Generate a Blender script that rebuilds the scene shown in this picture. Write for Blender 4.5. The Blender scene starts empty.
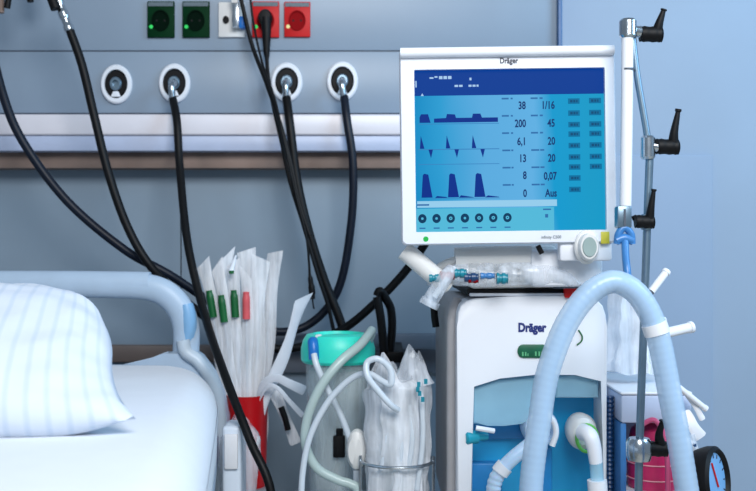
import bpy, bmesh, math, random
from mathutils import Vector, Matrix, noise

# ------------------------------------------------------------------ camera, world, lights
SC = bpy.context.scene
F = 1000.0
CZ = 1.15
cam_d = bpy.data.cameras.new('camera')
cam_d.sensor_width = 36; cam_d.lens = 36 * F / 756
cam = bpy.data.objects.new('camera', cam_d)
cam.location = (0, 0, CZ); cam.rotation_euler = (math.pi / 2, 0, 0)
SC.collection.objects.link(cam); SC.camera = cam
cam_d.clip_start = 0.05
cam_d.dof.use_dof = True; cam_d.dof.focus_distance = 1.86; cam_d.dof.aperture_fstop = 5.0

world = bpy.data.worlds.new('world'); SC.world = world; world.use_nodes = True
bg = world.node_tree.nodes['Background']
bg.inputs[0].default_value = (0.50, 0.62, 0.76, 1); bg.inputs[1].default_value = 0.42

def area(name, loc, target, sx, sy, power, col):
    l = bpy.data.lights.new(name, 'AREA'); l.shape = 'RECTANGLE'; l.size = sx; l.size_y = sy
    l.energy = power; l.color = col
    o = bpy.data.objects.new(name, l); o.location = loc
    o.rotation_euler = (Vector(target) - Vector(loc)).to_track_quat('-Z', 'Y').to_euler()
    SC.collection.objects.link(o)
area('window_daylight', (2.1, 1.25, 2.35), (0.75, 2.7, 1.45), 1.0, 1.1, 36, (0.40, 0.70, 1.0))
area('ceiling_panel_light', (0.5, -0.3, 2.6), (0.25, 2.2, 0.95), 1.4, 1.0, 76, (0.98, 0.99, 1.0))

SC.view_settings.view_transform = 'Standard'
SC.view_settings.look = 'None'
SC.view_settings.exposure = 0.0
SC.view_settings.gamma = 1.0
SC.view_settings.use_curve_mapping = False

# ------------------------------------------------------------------ helpers
R = random.Random(4)
def P(px, py, Y):
    return Vector(((px - 378) / F * Y, Y, CZ - (py - 245.5) / F * Y))
def L(c):
    return tuple(((v / 255) / 12.92 if v / 255 <= 0.04045 else ((v / 255 + 0.055) / 1.055) ** 2.4) for v in c) + (1,)

def mat(name, rgb, rough=0.5, metal=0.0, var=0.06, scale=20, alpha=None, streak=False, bump=0.0, bscale=60,
        emit=None, coat=0.0, trans=0.0, sss=0.0, spec=0.5):
    m = bpy.data.materials.new(name); m.use_nodes = True
    nt = m.node_tree; b = nt.nodes['Principled BSDF']
    tc = nt.nodes.new('ShaderNodeTexCoord')
    mp = nt.nodes.new('ShaderNodeMapping'); nt.links.new(tc.outputs['Object'], mp.inputs[0])
    if streak: mp.inputs['Scale'].default_value = (1, 1, 0.12)
    n = nt.nodes.new('ShaderNodeTexNoise'); n.inputs['Scale'].default_value = scale; n.inputs['Detail'].default_value = 3
    nt.links.new(mp.outputs[0], n.inputs['Vector'])
    r = nt.nodes.new('ShaderNodeValToRGB')
    c = L(rgb)
    r.color_ramp.elements[0].position = 0.3; r.color_ramp.elements[1].position = 0.7
    r.color_ramp.elements[0].color = tuple(v * (1 - var) for v in c[:3]) + (1,)
    r.color_ramp.elements[1].color = tuple(min(1, v * (1 + var)) for v in c[:3]) + (1,)
    nt.links.new(n.outputs['Fac'], r.inputs[0]); nt.links.new(r.outputs[0], b.inputs['Base Color'])
    b.inputs['Roughness'].default_value = rough; b.inputs['Metallic'].default_value = metal
    b.inputs['Specular IOR Level'].default_value = spec
    b.inputs['Coat Weight'].default_value = coat
    b.inputs['Transmission Weight'].default_value = trans
    if sss:
        b.inputs['Subsurface Weight'].default_value = sss; b.inputs['Subsurface Scale'].default_value = 0.01
    if alpha is not None:
        if streak:
            r2 = nt.nodes.new('ShaderNodeMapRange'); r2.inputs['From Min'].default_value = 0.35; r2.inputs['From Max'].default_value = 0.65
            r2.inputs['To Min'].default_value = max(0, alpha - 0.22); r2.inputs['To Max'].default_value = min(1, alpha + 0.22)
            nt.links.new(n.outputs['Fac'], r2.inputs['Value']); nt.links.new(r2.outputs[0], b.inputs['Alpha'])
        else:
            b.inputs['Alpha'].default_value = alpha
    if bump:
        n2 = nt.nodes.new('ShaderNodeTexNoise'); n2.inputs['Scale'].default_value = bscale; n2.inputs['Detail'].default_value = 4
        nt.links.new(tc.outputs['Object'], n2.inputs['Vector'])
        bp = nt.nodes.new('ShaderNodeBump'); bp.inputs['Strength'].default_value = bump; bp.inputs['Distance'].default_value = 0.004
        nt.links.new(n2.outputs['Fac'], bp.inputs['Height']); nt.links.new(bp.outputs[0], b.inputs['Normal'])
    if emit is not None:
        b.inputs['Emission Color'].default_value = L(emit); b.inputs['Emission Strength'].default_value = 1.0
        b.inputs['Specular IOR Level'].default_value = 0.05
        b.inputs['Base Color'].default_value = (0, 0, 0, 1)
        for l in list(b.inputs['Base Color'].links): nt.links.remove(l)
    return m

def rootloc(o):
    v = Vector(o.location)
    while o.parent is not None:
        o = o.parent; v += Vector(o.location)
    return v

def obj(name, bm, m, parent=None, smooth=35, extra=None):
    bmesh.ops.recalc_face_normals(bm, faces=bm.faces[:])
    me = bpy.data.meshes.new(name)
    if parent is None:
        vs = [v.co for v in bm.verts]
        lo = Vector([min(v[i] for v in vs) for i in range(3)]); hi = Vector([max(v[i] for v in vs) for i in range(3)])
        org = Vector(((lo.x + hi.x) / 2, (lo.y + hi.y) / 2, lo.z))
        loc = org
    else:
        org = rootloc(parent); loc = Vector((0, 0, 0))
    bmesh.ops.translate(bm, verts=bm.verts[:], vec=-org)
    bm.to_mesh(me); bm.free()
    me.materials.append(m)
    if extra: me.materials.append(extra)
    if smooth:
        me.polygons.foreach_set('use_smooth', [True] * len(me.polygons))
        try: me.set_sharp_from_angle(angle=math.radians(smooth))
        except Exception: pass
    o = bpy.data.objects.new(name, me); SC.collection.objects.link(o)
    o.location = loc
    if parent is not None: o.parent = parent
    return o

def tag(o, label=None, cat=None, group=None, kind=None):
    if label: o['label'] = label
    if cat: o['category'] = cat
    if group: o['group'] = group
    if kind: o['kind'] = kind
    return o
def thing(name, loc, label, cat, group=None):
    o = bpy.data.objects.new(name, None); o.empty_display_size = 0.05; o.location = loc
    SC.collection.objects.link(o); return tag(o, label, cat, group)
def struct(name, bm, m, **k): return tag(obj(name, bm, m, **k), kind='structure')

def B(): return bmesh.new()
def box(bm, x0, x1, y0, y1, z0, z1, bev=0.0, seg=2):
    r = bmesh.ops.create_cube(bm, size=1)
    vs = r['verts']
    bmesh.ops.scale(bm, vec=(abs(x1 - x0), abs(y1 - y0), abs(z1 - z0)), verts=vs)
    bmesh.ops.translate(bm, vec=((x0 + x1) / 2, (y0 + y1) / 2, (z0 + z1) / 2), verts=vs)
    if bev:
        es = list({e for v in vs for e in v.link_edges})
        bmesh.ops.bevel(bm, geom=es, offset=bev, segments=seg, affect='EDGES', profile=0.5)
    return bm
def pbox(bm, px0, px1, py0, py1, Y0, Y1, bev=0.0, seg=2):
    a = P(px0, py1, Y0); b = P(px1, py0, Y0)
    return box(bm, a.x, b.x, Y0, Y1, a.z, b.z, bev, seg)
def catmull(pts, n=8, closed=False):
    pts = [Vector(p) for p in pts]; out = []
    N = len(pts)
    if N < 3: return pts
    rng = N if closed else N - 1
    for i in range(rng):
        if closed:
            p0, p1, p2, p3 = pts[i - 1], pts[i], pts[(i + 1) % N], pts[(i + 2) % N]
        else:
            p0 = pts[max(i - 1, 0)]; p1 = pts[i]; p2 = pts[i + 1]; p3 = pts[min(i + 2, N - 1)]
        for k in range(n):
            t = k / n
            out.append(0.5 * ((2 * p1) + (-p0 + p2) * t + (2 * p0 - 5 * p1 + 4 * p2 - p3) * t * t + (-p0 + 3 * p1 - 3 * p2 + p3) * t ** 3))
    if not closed: out.append(pts[-1])
    return out
def resample(pts, step):
    out = [pts[0]]; acc = 0
    for a, b in zip(pts, pts[1:]):
        d = (b - a).length
        while acc + d >= step and d > 1e-9:
            t = (step - acc) / d; a = a.lerp(b, t); out.append(a); d = (b - a).length; acc = 0
        acc += d
    return out
def tube(bm, pts, r, seg=12, closed=False, n=8, smooth=True, flat=1.0, flatdir=None, caps=True):
    """r: float or function(t 0..1, i); flat scales the ring along the second normal"""
    path = catmull(pts, n, closed) if smooth else [Vector(p) for p in pts]
    M = len(path); rings = []
    nrm = None
    for i, p in enumerate(path):
        if closed: t = (path[(i + 1) % M] - path[i - 1])
        else: t = path[min(i + 1, M - 1)] - path[max(i - 1, 0)]
        if t.length < 1e-9: t = Vector((0, 0, 1))
        t.normalize()
        if flatdir is not None: nrm = Vector(flatdir)
        elif nrm is None:
            nrm = Vector((0, 1, 0)) if abs(t.y) < 0.9 else Vector((1, 0, 0))
        nrm = (nrm - t * nrm.dot(t))
        if nrm.length < 1e-6: nrm = t.orthogonal()
        nrm.normalize(); bn = t.cross(nrm)
        rr = r(i / max(1, M - 1), i) if callable(r) else r
        rings.append([bm.verts.new(p + (nrm * math.cos(a) * flat + bn * math.sin(a)) * rr) for a in [2 * math.pi * k / seg for k in range(seg)]])
    for i in range(M if closed else M - 1):
        A, C = rings[i], rings[(i + 1) % M]
        for k in range(seg):
            bm.faces.new((A[k], A[(k + 1) % seg], C[(k + 1) % seg], C[k]))
    if not closed and caps:
        bm.faces.new(list(reversed(rings[0]))); bm.faces.new(rings[-1])
    return bm
def lathe(bm, prof, c, axis=(0, 0, 1), seg=28, sx=1.0, closed=False):
    """prof: list of (radius, height). Revolve about axis through c. sx squeezes the first radial direction."""
    ax = Vector(axis).normalized()
    u = Vector((1, 0, 0)) if abs(ax.x) < 0.9 else Vector((0, 0, 1))
    u = (u - ax * u.dot(ax)).normalized(); v = ax.cross(u); c = Vector(c)
    rings = []
    for r, h in prof:
        if r < 1e-6: rings.append([bm.verts.new(c + ax * h)])
        else: rings.append([bm.verts.new(c + ax * h + (u * math.cos(a) * sx + v * math.sin(a)) * r) for a in [2 * math.pi * k / seg for k in range(seg)]])
    pairs = list(zip(rings, rings[1:])) + ([(rings[-1], rings[0])] if closed else [])
    for A, C in pairs:
        for k in range(seg):
            k2 = (k + 1) % seg
            if len(A) == 1 and len(C) == 1: continue
            if len(A) == 1: bm.faces.new((A[0], C[k], C[k2]))
            elif len(C) == 1: bm.faces.new((A[k], A[k2], C[0]))
            else: bm.faces.new((A[k], A[k2], C[k2], C[k]))
    if not closed:
        if len(rings[0]) > 1: bm.faces.new(list(reversed(rings[0])))
        if len(rings[-1]) > 1: bm.faces.new(rings[-1])
    return bm
def prism(bm, poly, y0, y1, bev=0.0, seg=2):
    """poly: list of (x,z); extruded from y0 to y1"""
    a = [bm.verts.new((x, y0, z)) for x, z in poly]; b = [bm.verts.new((x, y1, z)) for x, z in poly]
    n = len(poly); fs = [bm.faces.new(a), bm.faces.new(list(reversed(b)))]
    for i in range(n): fs.append(bm.faces.new((a[i], b[i], b[(i + 1) % n], a[(i + 1) % n])))
    if bev:
        es = list(fs[0].edges) + list(fs[1].edges)
        bmesh.ops.bevel(bm, geom=es, offset=bev, segments=seg, affect='EDGES', profile=0.5)
    return bm
def pprism(bm, pts, Y0, Y1, bev=0.0):
    return prism(bm, [(P(a, b, Y0).x, P(a, b, Y0).z) for a, b in pts], Y0, Y1, bev)
def text_bm(s, h, loc, bold=0.0, depth=0.0006, align='CENTER', sx=1.0):
    cu = bpy.data.curves.new('t', 'FONT'); cu.body = s; cu.size = h / 0.7; cu.align_x = align; cu.align_y = 'BOTTOM_BASELINE'
    cu.extrude = depth / 2; cu.offset = bold; cu.resolution_u = 3
    o = bpy.data.objects.new('t', cu); SC.collection.objects.link(o)
    bpy.context.view_layer.update()
    me = bpy.data.meshes.new_from_object(o.evaluated_get(bpy.context.evaluated_depsgraph_get()))
    bpy.data.objects.remove(o); bpy.data.curves.remove(cu)
    bm = B(); bm.from_mesh(me); bpy.data.meshes.remove(me)
    bmesh.ops.transform(bm, matrix=Matrix.Translation(loc) @ Matrix.Rotation(math.pi / 2, 4, 'X') @ Matrix.Diagonal((sx, 1, 1, 1)), verts=bm.verts[:])
    return bm
def merge(bm, other):
    me = bpy.data.meshes.new('m'); other.to_mesh(me); other.free(); bm.from_mesh(me); bpy.data.meshes.remove(me)
def crumple(bm, amp, freq, seed=0.0, verts=None):
    for v in (verts or bm.verts):
        n = noise.noise_vector(v.co * freq + Vector((seed, seed * 1.7, 0)))
        v.co += n * amp
def sheet_tube(bm, rings):
    """rings: list of closed loops with the same number of points"""
    vv = [[bm.verts.new(p) for p in r] for r in rings]
    n = len(vv[0])
    for A, C in zip(vv, vv[1:]):
        for k in range(n): bm.faces.new((A[k], A[(k + 1) % n], C[(k + 1) % n], C[k]))
    bm.faces.new(list(reversed(vv[0]))); bm.faces.new(vv[-1])
    return bm

# ------------------------------------------------------------------ materials
M = dict(
    wall=mat('wall_paint', (146, 164, 184), 0.6, var=0.03, scale=4, bump=0.05, bscale=90),
    board=mat('wall_board', (144, 164, 188), 0.45, var=0.02, scale=5),
    floor=mat('floor_vinyl', (190, 182, 168), 0.4, var=0.08, scale=30),
    panel=mat('panel_lacquer', (132, 148, 165), 0.4, var=0.03, scale=6),
    lower=mat('lower_wall_shade', (136, 153, 168), 0.5, var=0.04, scale=5),
    dgrail=mat('rail_grey', (104, 112, 124), 0.45, var=0.08),
    railw=mat('rail_white', (222, 218, 224), 0.35, var=0.02),
    railb=mat('rail_lower', (178, 188, 212), 0.4, var=0.04),
    brown=mat('wood_strip', (128, 108, 98), 0.6, var=0.3, scale=7),
    steelblue=mat('edge_dark_blue', (40, 90, 140), 0.4, var=0.05),
    darkgrey=mat('dark_grey', (74, 82, 94), 0.5, var=0.08),
    bumper=mat('bumper_brown', (120, 105, 98), 0.5, var=0.15, scale=6),
    black=mat('black_rubber', (5, 6, 9), 0.5, spec=0.25, var=0.2, scale=50),
    blackp=mat('black_plastic', (6, 6, 9), 0.55, spec=0.25, var=0.2),
    navyrub=mat('dark_blue_rubber', (8, 18, 34), 0.45, spec=0.3, var=0.2),
    chrome=mat('chrome', (190, 198, 205), 0.22, 1.0, var=0.08, scale=60),
    steel=mat('brushed_steel', (128, 150, 166), 0.35, 0.85, var=0.1),
    white=mat('white_plastic', (228, 231, 237), 0.4, var=0.015, scale=8),
    white2=mat('warm_white_plastic', (226, 226, 224), 0.45, var=0.03),
    beige=mat('grey_beige_plastic', (170, 168, 170), 0.5, var=0.05),
    bezel=mat('bezel_plastic', (222, 226, 234), 0.38, var=0.02),
    grey=mat('grey_plastic', (150, 160, 170), 0.45, var=0.05),
    green=mat('socket_green', (2, 46, 22), 0.6, spec=0.08, var=0.1),
    greend=mat('socket_green_dark', (1, 20, 10), 0.7, spec=0.05, var=0.1),
    red=mat('socket_red', (196, 26, 28), 0.5, spec=0.25, var=0.08),
    redd=mat('socket_red_dark', (140, 10, 16), 0.7, spec=0.08, var=0.1),
    label=mat('label_grey', (90, 104, 112), 0.5, var=0.25, scale=250),
    lampg=mat('lamp_green', (60, 220, 110), emit=(60, 220, 110)),
    lampy=mat('lamp_yellow', (240, 235, 170), emit=(240, 235, 170)),
    bluep=mat('blue_plastic', (20, 110, 190), 0.35, var=0.08),
    bed=mat('bed_plastic', (176, 196, 216), 0.42, var=0.03),
    bedl=mat('bed_plastic_light', (196, 210, 222), 0.4, var=0.03),
    bedsheen=mat('bed_blue_sheen', (130, 178, 218), 0.35, var=0.05),
    sheet=mat('bed_sheet', (226, 231, 238), 0.85, var=0.01, bump=0.25, bscale=9),
    binred=mat('bin_red', (196, 12, 22), 0.35, var=0.06),
    teal=mat('teal_lid', (50, 222, 200), 0.4, var=0.05, sss=0.2),
    canister=mat('canister_clear', (222, 238, 242), 0.12, var=0.05, alpha=0.2),
    canisterb=mat('liner_film', (226, 238, 242), 0.25, var=0.1, alpha=0.25, streak=True, scale=30),
    film=mat('clear_film', (228, 236, 246), 0.18, var=0.05, alpha=0.42, streak=True, scale=55, bump=0.6, bscale=45),
    film2=mat('bag_film', (238, 243, 250), 0.15, var=0.04, alpha=0.6, streak=True, scale=40, bump=0.9, bscale=32),
    pack=mat('pack_film', (246, 247, 250), 0.3, var=0.02, alpha=0.52, streak=True, scale=60, bump=0.3),
    paper=mat('pack_paper', (225, 230, 238), 0.7, var=0.04),
    tubew=mat('tube_white', (215, 226, 236), 0.25, var=0.03, alpha=0.85),
    tubeg=mat('tube_greenish', (188, 208, 206), 0.25, var=0.03, alpha=0.8),
    hose=mat('hose_plastic', (186, 212, 236), 0.3, var=0.02, sss=0.15),
    capg=mat('cap_green', (8, 92, 44), 0.4, var=0.1),
    capr=mat('cap_red', (215, 90, 95), 0.4, var=0.1),
    pink=mat('pink_paper', (226, 150, 160), 0.6, var=0.1),
    hoseo=mat('hose_clear', (196, 222, 244), 0.25, var=0.02, alpha=0.62),
    hosei=mat('hose_bore', (112, 172, 222), 0.4, var=0.04),
    clip=mat('clip_blue', (60, 120, 180), 0.3, var=0.08),
    tealp=mat('teal_part', (20, 130, 150), 0.35, var=0.1),
    logo=mat('logo_blue', (24, 42, 110), 0.5, var=0.02),
    logod=mat('logo_dark', (46, 48, 66), 0.5, var=0.02),
    badge=mat('badge_green', (8, 88, 60), 0.4, var=0.12, scale=60),
    badget=mat('badge_marks', (90, 170, 120), 0.5, var=0.05),
    recess=mat('recess_blue', (30, 158, 212), 0.35, var=0.06, scale=10),
    recessd=mat('recess_dark', (20, 118, 180), 0.4, var=0.1),
    dome=mat('valve_cover', (175, 222, 242), 0.12, var=0.04, alpha=0.5),
    knobt=mat('knob_teal', (30, 150, 175), 0.3, var=0.06),
    ringg=mat('ring_green', (110, 200, 90), 0.4, var=0.05),
    sheetside=mat('humid_side', (60, 120, 180), 0.35, var=0.1),
    lilac=mat('lilac_plastic', (178, 190, 214), 0.45, var=0.03),
    pinkc=mat('pink_chamber', (206, 42, 100), 0.3, var=0.12, scale=30, alpha=0.92),
    coil=mat('coil_blue', (24, 62, 105), 0.35, var=0.1),
    dial=mat('dial_blue', (120, 175, 225), 0.3, var=0.05),
    yellow=mat('sticker_yellow', (200, 190, 60), 0.5, var=0.1, scale=80),
    knobgrey=mat('knob_grey', (150, 170, 168), 0.35, var=0.04),
    glovebox=mat('box_white', (214, 226, 240), 0.5, var=0.02),
)

# ------------------------------------------------------------------ structure
YW = 2.80      # wall
YH = 2.72      # face of the supply unit
struct('wall_back', box(B(), -3.2, 3.2, YW, YW + 0.15, -0.02, 3.0), M['wall'], smooth=0)
struct('floor', box(B(), -3.2, 3.2, -1.0, YW, -0.1, 0), M['floor'], smooth=0)
# board fixed on the wall right of the ventilator
a = P(590, 155, 2.79); b = P(712, 155, 2.79)
struct('trim_1', box(B(), a.x, b.x, 2.782, YW, 0.5, a.z, 0.003), M['board'], smooth=0)
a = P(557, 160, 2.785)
struct('shade_board', box(B(), -3.2, a.x, 2.785, YW, 0.1, a.z, 0.001), M['lower'], smooth=0)  # added board whose darker tone stands for shade under the rail
# bumper rail along the lower wall
a = P(0, 362, 2.77); b = P(0, 345, 2.77)
bm = box(B(), -3.2, -0.30, 2.755, YW, a.z, b.z, 0.006)
struct('trim_2', bm, M['bumper'])

# bed head supply unit
su = thing('supply_unit', (0, YH, 1.3), 'long grey-blue wall supply panel carrying sockets and gas outlets above the bed', 'wall panel')
xr = P(557, 0, YH).x
zt = P(0, 51, YH).z; zb = P(0, 113, YH).z
obj('upper_panel', box(B(), -3.0, xr, YH, YW - 0.001, zt + 0.0015, 1.98, 0.002), M['panel'], su)
obj('lower_panel', box(B(), -3.0, xr, YH, YW - 0.001, zb, zt - 0.0015, 0.002), M['panel'], su)
obj('seam', box(B(), -3.0, xr, YH + 0.004, YW - 0.001, zt - 0.0015, zt + 0.0015), M['darkgrey'], su)
z1 = P(0, 114, 2.66).z; z2 = P(0, 135, 2.66).z
obj('rail', box(B(), -3.0, xr, 2.66, YW - 0.001, z2, z1, 0.006, 3), M['railw'], su)
z3 = P(0, 151, 2.668).z
obj('rail_underside', box(B(), -3.0, xr, 2.668, YW - 0.001, z3, z2, 0.004), M['railb'], su)
z4 = P(0, 168, 2.71).z
obj('wood_strip', box(B(), -3.0, xr, 2.71, YW - 0.001, z4, z3, 0.001), M['brown'], su)
obj('end_strip', box(B(), xr, xr + 0.011, 2.70, YW - 0.001, z3, 1.98, 0.002), M['steelblue'], su)  # narrow dark blue strip down the end of the panel

# dark equipment rail low on the wall, between the bed and the ventilator
er = thing('equipment_rail', P(340, 345, 2.74), 'dark grey equipment rail low on the wall behind the canister and bag', 'wall rail')
a = P(236, 348, 2.73); b = P(470, 333, 2.73)
obj('rail_bar', box(B(), a.x, b.x, 2.70, 2.73, a.z, b.z, 0.004), M['dgrail'], er)
for q in (250, 330, 420): obj('bracket', pbox(B(), q, q + 8, 336, 345, 2.73, YW), M['grey'], er)
a = P(236, 372, 2.78); b = P(470, 349, 2.78)
obj('rail_backplate', box(B(), a.x, b.x, 2.765, YW - 0.001, a.z, b.z, 0.003), M['dgrail'], er)

# ------------------------------------------------------------------ sockets
def socket(cx, cy, w, h, cm, dm, lamp, label, group=None):
    c = P(cx, cy, YH); hw = w / 2 * YH / F; hh = h / 2 * YH / F
    t = thing('power_socket', (c.x, YH, c.z - hh), label, 'socket', group)
    bm = box(B(), c.x - hw, c.x + hw, YH - 0.010, YH, c.z - hh, c.z + hh, 0.002)
    obj('cover_plate', bm, cm, t)
    lz = c.z + hh
    obj('label_strip', box(B(), c.x - hw * 0.92, c.x + hw * 0.92, YH - 0.0115, YH - 0.009, lz - 0.014, lz - 0.003), M['label'], t)
    r = hw * 0.74; zc = c.z - hh * 0.08
    w_ = B(); lathe(w_, [(r * 1.05, 0), (r * 1.05, 0.004), (r * 0.92, 0.004), (r * 0.88, 0.0008), (0, 0.0005)], (c.x, YH - 0.0098, zc), (0, -1, 0), sx=0.84)
    obj('socket_well', w_, dm, t)
    pn = B()
    for s in (-1, 1): lathe(pn, [(0.0028, 0), (0.0028, 0.0006), (0, 0.0006)], (c.x + s * r * 0.4, YH - 0.0104, zc), (0, -1, 0), seg=10)
    obj('pin_hole', pn, M['blackp'], t)
    lp = B(); lathe(lp, [(0.0052, 0), (0.005, 0.002), (0, 0.003)], (c.x - hw * 0.70, YH - 0.0098, c.z - hh * 0.42), (0, -1, 0), seg=12)
    obj('indicator_lamp', lp, lamp, t)
    return t
socket(161.5, 20, 27, 36, M['green'], M['greend'], M['lampg'], 'dark green wall socket furthest from the red sockets')
socket(196.5, 20, 27, 36, M['green'], M['greend'], M['lampg'], 'dark green wall socket next to the white data outlet')
socket(266, 20, 27, 36, M['red'], M['redd'], M['lampg'], 'red wall socket with a black plug pushed in it')
socket(297.5, 20, 26, 35, M['red'], M['redd'], M['lampy'], 'empty red wall socket with no plug in it')
# white data outlet
c = P(231.5, 19, YH)
t = thing('data_outlet', (c.x, YH, P(0, 37, YH).z), 'white data outlet with round jack between green and red sockets', 'outlet')
obj('cover_plate', pbox(B(), 218.5, 244.5, 2, 37, YH - 0.010, YH, 0.002), M['white2'], t)
bm = B(); q = P(226, 20, YH - 0.01); lathe(bm, [(0.0105, 0), (0.0105, 0.004), (0.007, 0.004), (0.006, 0.001), (0, 0.001)], q, (0, -1, 0), seg=20, sx=0.8)
obj('jack', bm, M['blackp'], t)
# network plug in the outlet
t = thing('network_plug', P(236, 26, YH - 0.03), 'small silver and blue plug stuck in the white data outlet', 'plug')
obj('plug_body', pbox(B(), 232, 239, 2, 27, 2.68, 2.71, 0.003), M['chrome'], t)
obj('boot', pbox(B(), 239, 244.5, 16, 28, 2.685, 2.71, 0.003), M['bluep'], t)
obj('latch', pbox(B(), 231, 238, -6, 3, 2.675, 2.70, 0.003), M['white2'], t)

# ------------------------------------------------------------------ gas outlets
def gas_outlet(cx, cy, label):
    c = P(cx, cy, YH)
    t = thing('gas_outlet', (c.x, YH, c.z), label, 'gas outlet', 'round gas outlets on the wall panel')
    k = YH / F
    bm = lathe(B(), [(19.5 * k, 0), (19.5 * k, 0.008), (18 * k, 0.012), (14.5 * k, 0.012), (14 * k, 0.006), (14 * k, 0)], (c.x, YH, c.z), (0, -1, 0), seg=40, sx=0.80, closed=True)
    obj('white_ring', bm, M['white'], t)
    bm = lathe(B(), [(14.2 * k, 0), (14.2 * k, 0.008), (12.5 * k, 0.012), (7.4 * k, 0.012), (6.9 * k, 0.008), (6.9 * k, 0)], (c.x, YH, c.z), (0, -1, 0), seg=36, sx=0.80, closed=True)
    obj('black_collar', bm, M['blackp'], t)
    bm = lathe(B(), [(6.8 * k, 0), (6.8 * k, 0.016), (5.6 * k, 0.019), (3.6 * k, 0.019), (3.2 * k, 0.010), (0, 0.010)], (c.x, YH, c.z), (0, -1, 0), seg=28, sx=0.85)
    obj('socket_mouth', bm, M['steel'], t)
    bm = B(); prism(bm, [(c.x - 5 * k, c.z - 13 * k), (c.x + 5 * k, c.z - 13 * k), (c.x + 2.5 * k, c.z - 7.5 * k), (c.x - 2.5 * k, c.z - 7.5 * k)], YH - 0.0145, YH - 0.010, 0.0008)
    obj('release_tab', bm, M['white'], t)
    return c
G = [(117, 84.5, 'empty gas outlet with no hose plugged in'),
     (175, 83.5, 'gas outlet holding the hose that hangs beside the bed'),
     (287, 82.5, 'gas outlet near the red sockets with a straight black hose'),
     (342.5, 81.5, 'gas outlet closest to the ventilator screen')]
for g in G: gas_outlet(*g)

def probe(cx, cy, t, tilt=0):
    c = P(cx, cy, YH - 0.02)
    b = c + Vector((0, -0.038, -0.004))
    bm = lathe(B(), [(0.009, 0), (0.0105, 0.006), (0.0105, 0.03), (0.0075, 0.036), (0, 0.037)], c, (0, -1, -0.15), seg=20)
    obj('probe', bm, M['chrome'], t)
    e = b + Vector((0.002 + tilt, -0.002, -0.055))
    bm = tube(B(), [b + Vector((0, 0.01, 0)), b + Vector((0, -0.006, -0.012)), e], 0.0088, 14)
    lathe(bm, [(0.011, 0), (0.0112, 0.012), (0, 0.012)], e + Vector((0, 0, 0.0)), (0, 0, 1), seg=14)
    obj('connector', bm, M['chrome'], t)
    return e

def cable(name, label, pts, r, m, cat='hose', pre=None, first=None):
    pp = [P(*q) for q in pts]
    t = thing(name, pp[0], label, cat)
    if first is not None:
        e = probe(first[0], first[1], t, first[2]); pp[0] = e + Vector((0, 0, 0.012)); pp[1].x = pp[1].x
    obj('hose' if cat == 'hose' else 'cable', tube(B(), pp, r, 14, n=10), m, t)
    return t, pp

cable('gas_hose', 'black gas hose falling from the second outlet along the headboard corner',
      [(175, 95, 2.66), (177, 122, 2.62), (180, 170, 2.58), (188, 245, 2.46), (205, 316, 2.36), (226, 378, 2.20), (250, 440, 2.10), (272, 497, 2.06), (276, 600, 2.06)],
      lambda t, i: 0.0108 - 0.0018 * t, M['black'], first=(175, 83.5, 0))
cable('gas_hose', 'straight black gas hose running down from the third outlet behind the canister',
      [(287, 95, 2.65), (290, 125, 2.63), (297, 180, 2.625), (309, 232, 2.62), (325, 282, 2.62), (342, 326, 2.61), (352, 372, 2.60), (360, 460, 2.6), (365, 560, 2.6)],
      0.0118, M['black'], first=(287, 82.5, 0))
cable('gas_hose', 'black gas hose curving from the fourth outlet down and back up over the bed',
      [(342, 95, 2.64), (347, 120, 2.635), (353, 165, 2.63), (351, 225, 2.64), (338, 290, 2.65), (308, 325, 2.65), (270, 331, 2.63), (228, 313, 2.60), (170, 275, 2.56), (125, 250, 2.54), (68, 202, 2.52), (25, 145, 2.50), (4, 98, 2.48), (-12, 30, 2.45), (-20, -40, 2.45)],
      0.0112, M['navyrub'], first=(342.5, 81.5, 0.004))
t, pp = cable('gas_hose', 'black gas hose with silver end hanging in from the top and running behind the ventilator',
      [(69, 28, 2.50), (82, 65, 2.50), (94, 115, 2.50), (109, 175, 2.50), (128, 228, 2.50), (152, 268, 2.50), (190, 305, 2.54), (235, 336, 2.55), (285, 349, 2.55), (336, 333, 2.55), (372, 306, 2.53), (408, 268, 2.52), (436, 225, 2.46), (450, 190, 2.40)],
      0.0108, M['black'])
# silver coupling and black holder at the top of that hose
a = P(70, 31, 2.5); b = P(56, -6, 2.5)
obj('coupling', tube(B(), [a, a.lerp(b, .3), a.lerp(b, .6), b], lambda t, i: 0.0108 + 0.0022 * (math.sin(t * 16) > 0), 16, n=8), M['chrome'], t)
a = P(56, 8, 2.5)
bm = tube(B(), [P(48, -14, 2.49), P(52, -2, 2.49), P(56, 9, 2.49)], 0.013, 14)
obj('grip', bm, M['blackp'], t)
# clamps peeking in at the top edge
for i, (x0, x1, y1, Y, nm, m_, lb) in enumerate([(-4, 4, 13, 2.52, 'hose_clamp', M['brown'], 'brownish clamp end in the top corner above the bed'),
                                     (26, 33, 2, 2.6, 'hose_clamp', M['blackp'], 'small black clamp tip between corner and silver hose end')]):
    t = thing(nm, P(x0, -30, Y), lb, 'clamp')
    bm = tube(B(), [P((x0 + x1) / 2 - 2, -40, Y), P((x0 + x1) / 2, -10, Y), P((x0 + x1) / 2 + 1, y1, Y)], lambda t, i: 0.012 - 0.004 * t, 14)
    obj('clamp_body', bm, m_, t)
    bm = tube(B(), [P(x1, -40, Y - 0.01), P(x1 + 5, -12, Y - 0.01), P(x1 + 3, y1 - 5, Y - 0.01)], 0.008, 12)
    obj('lever', bm, M['blackp'], t)

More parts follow.
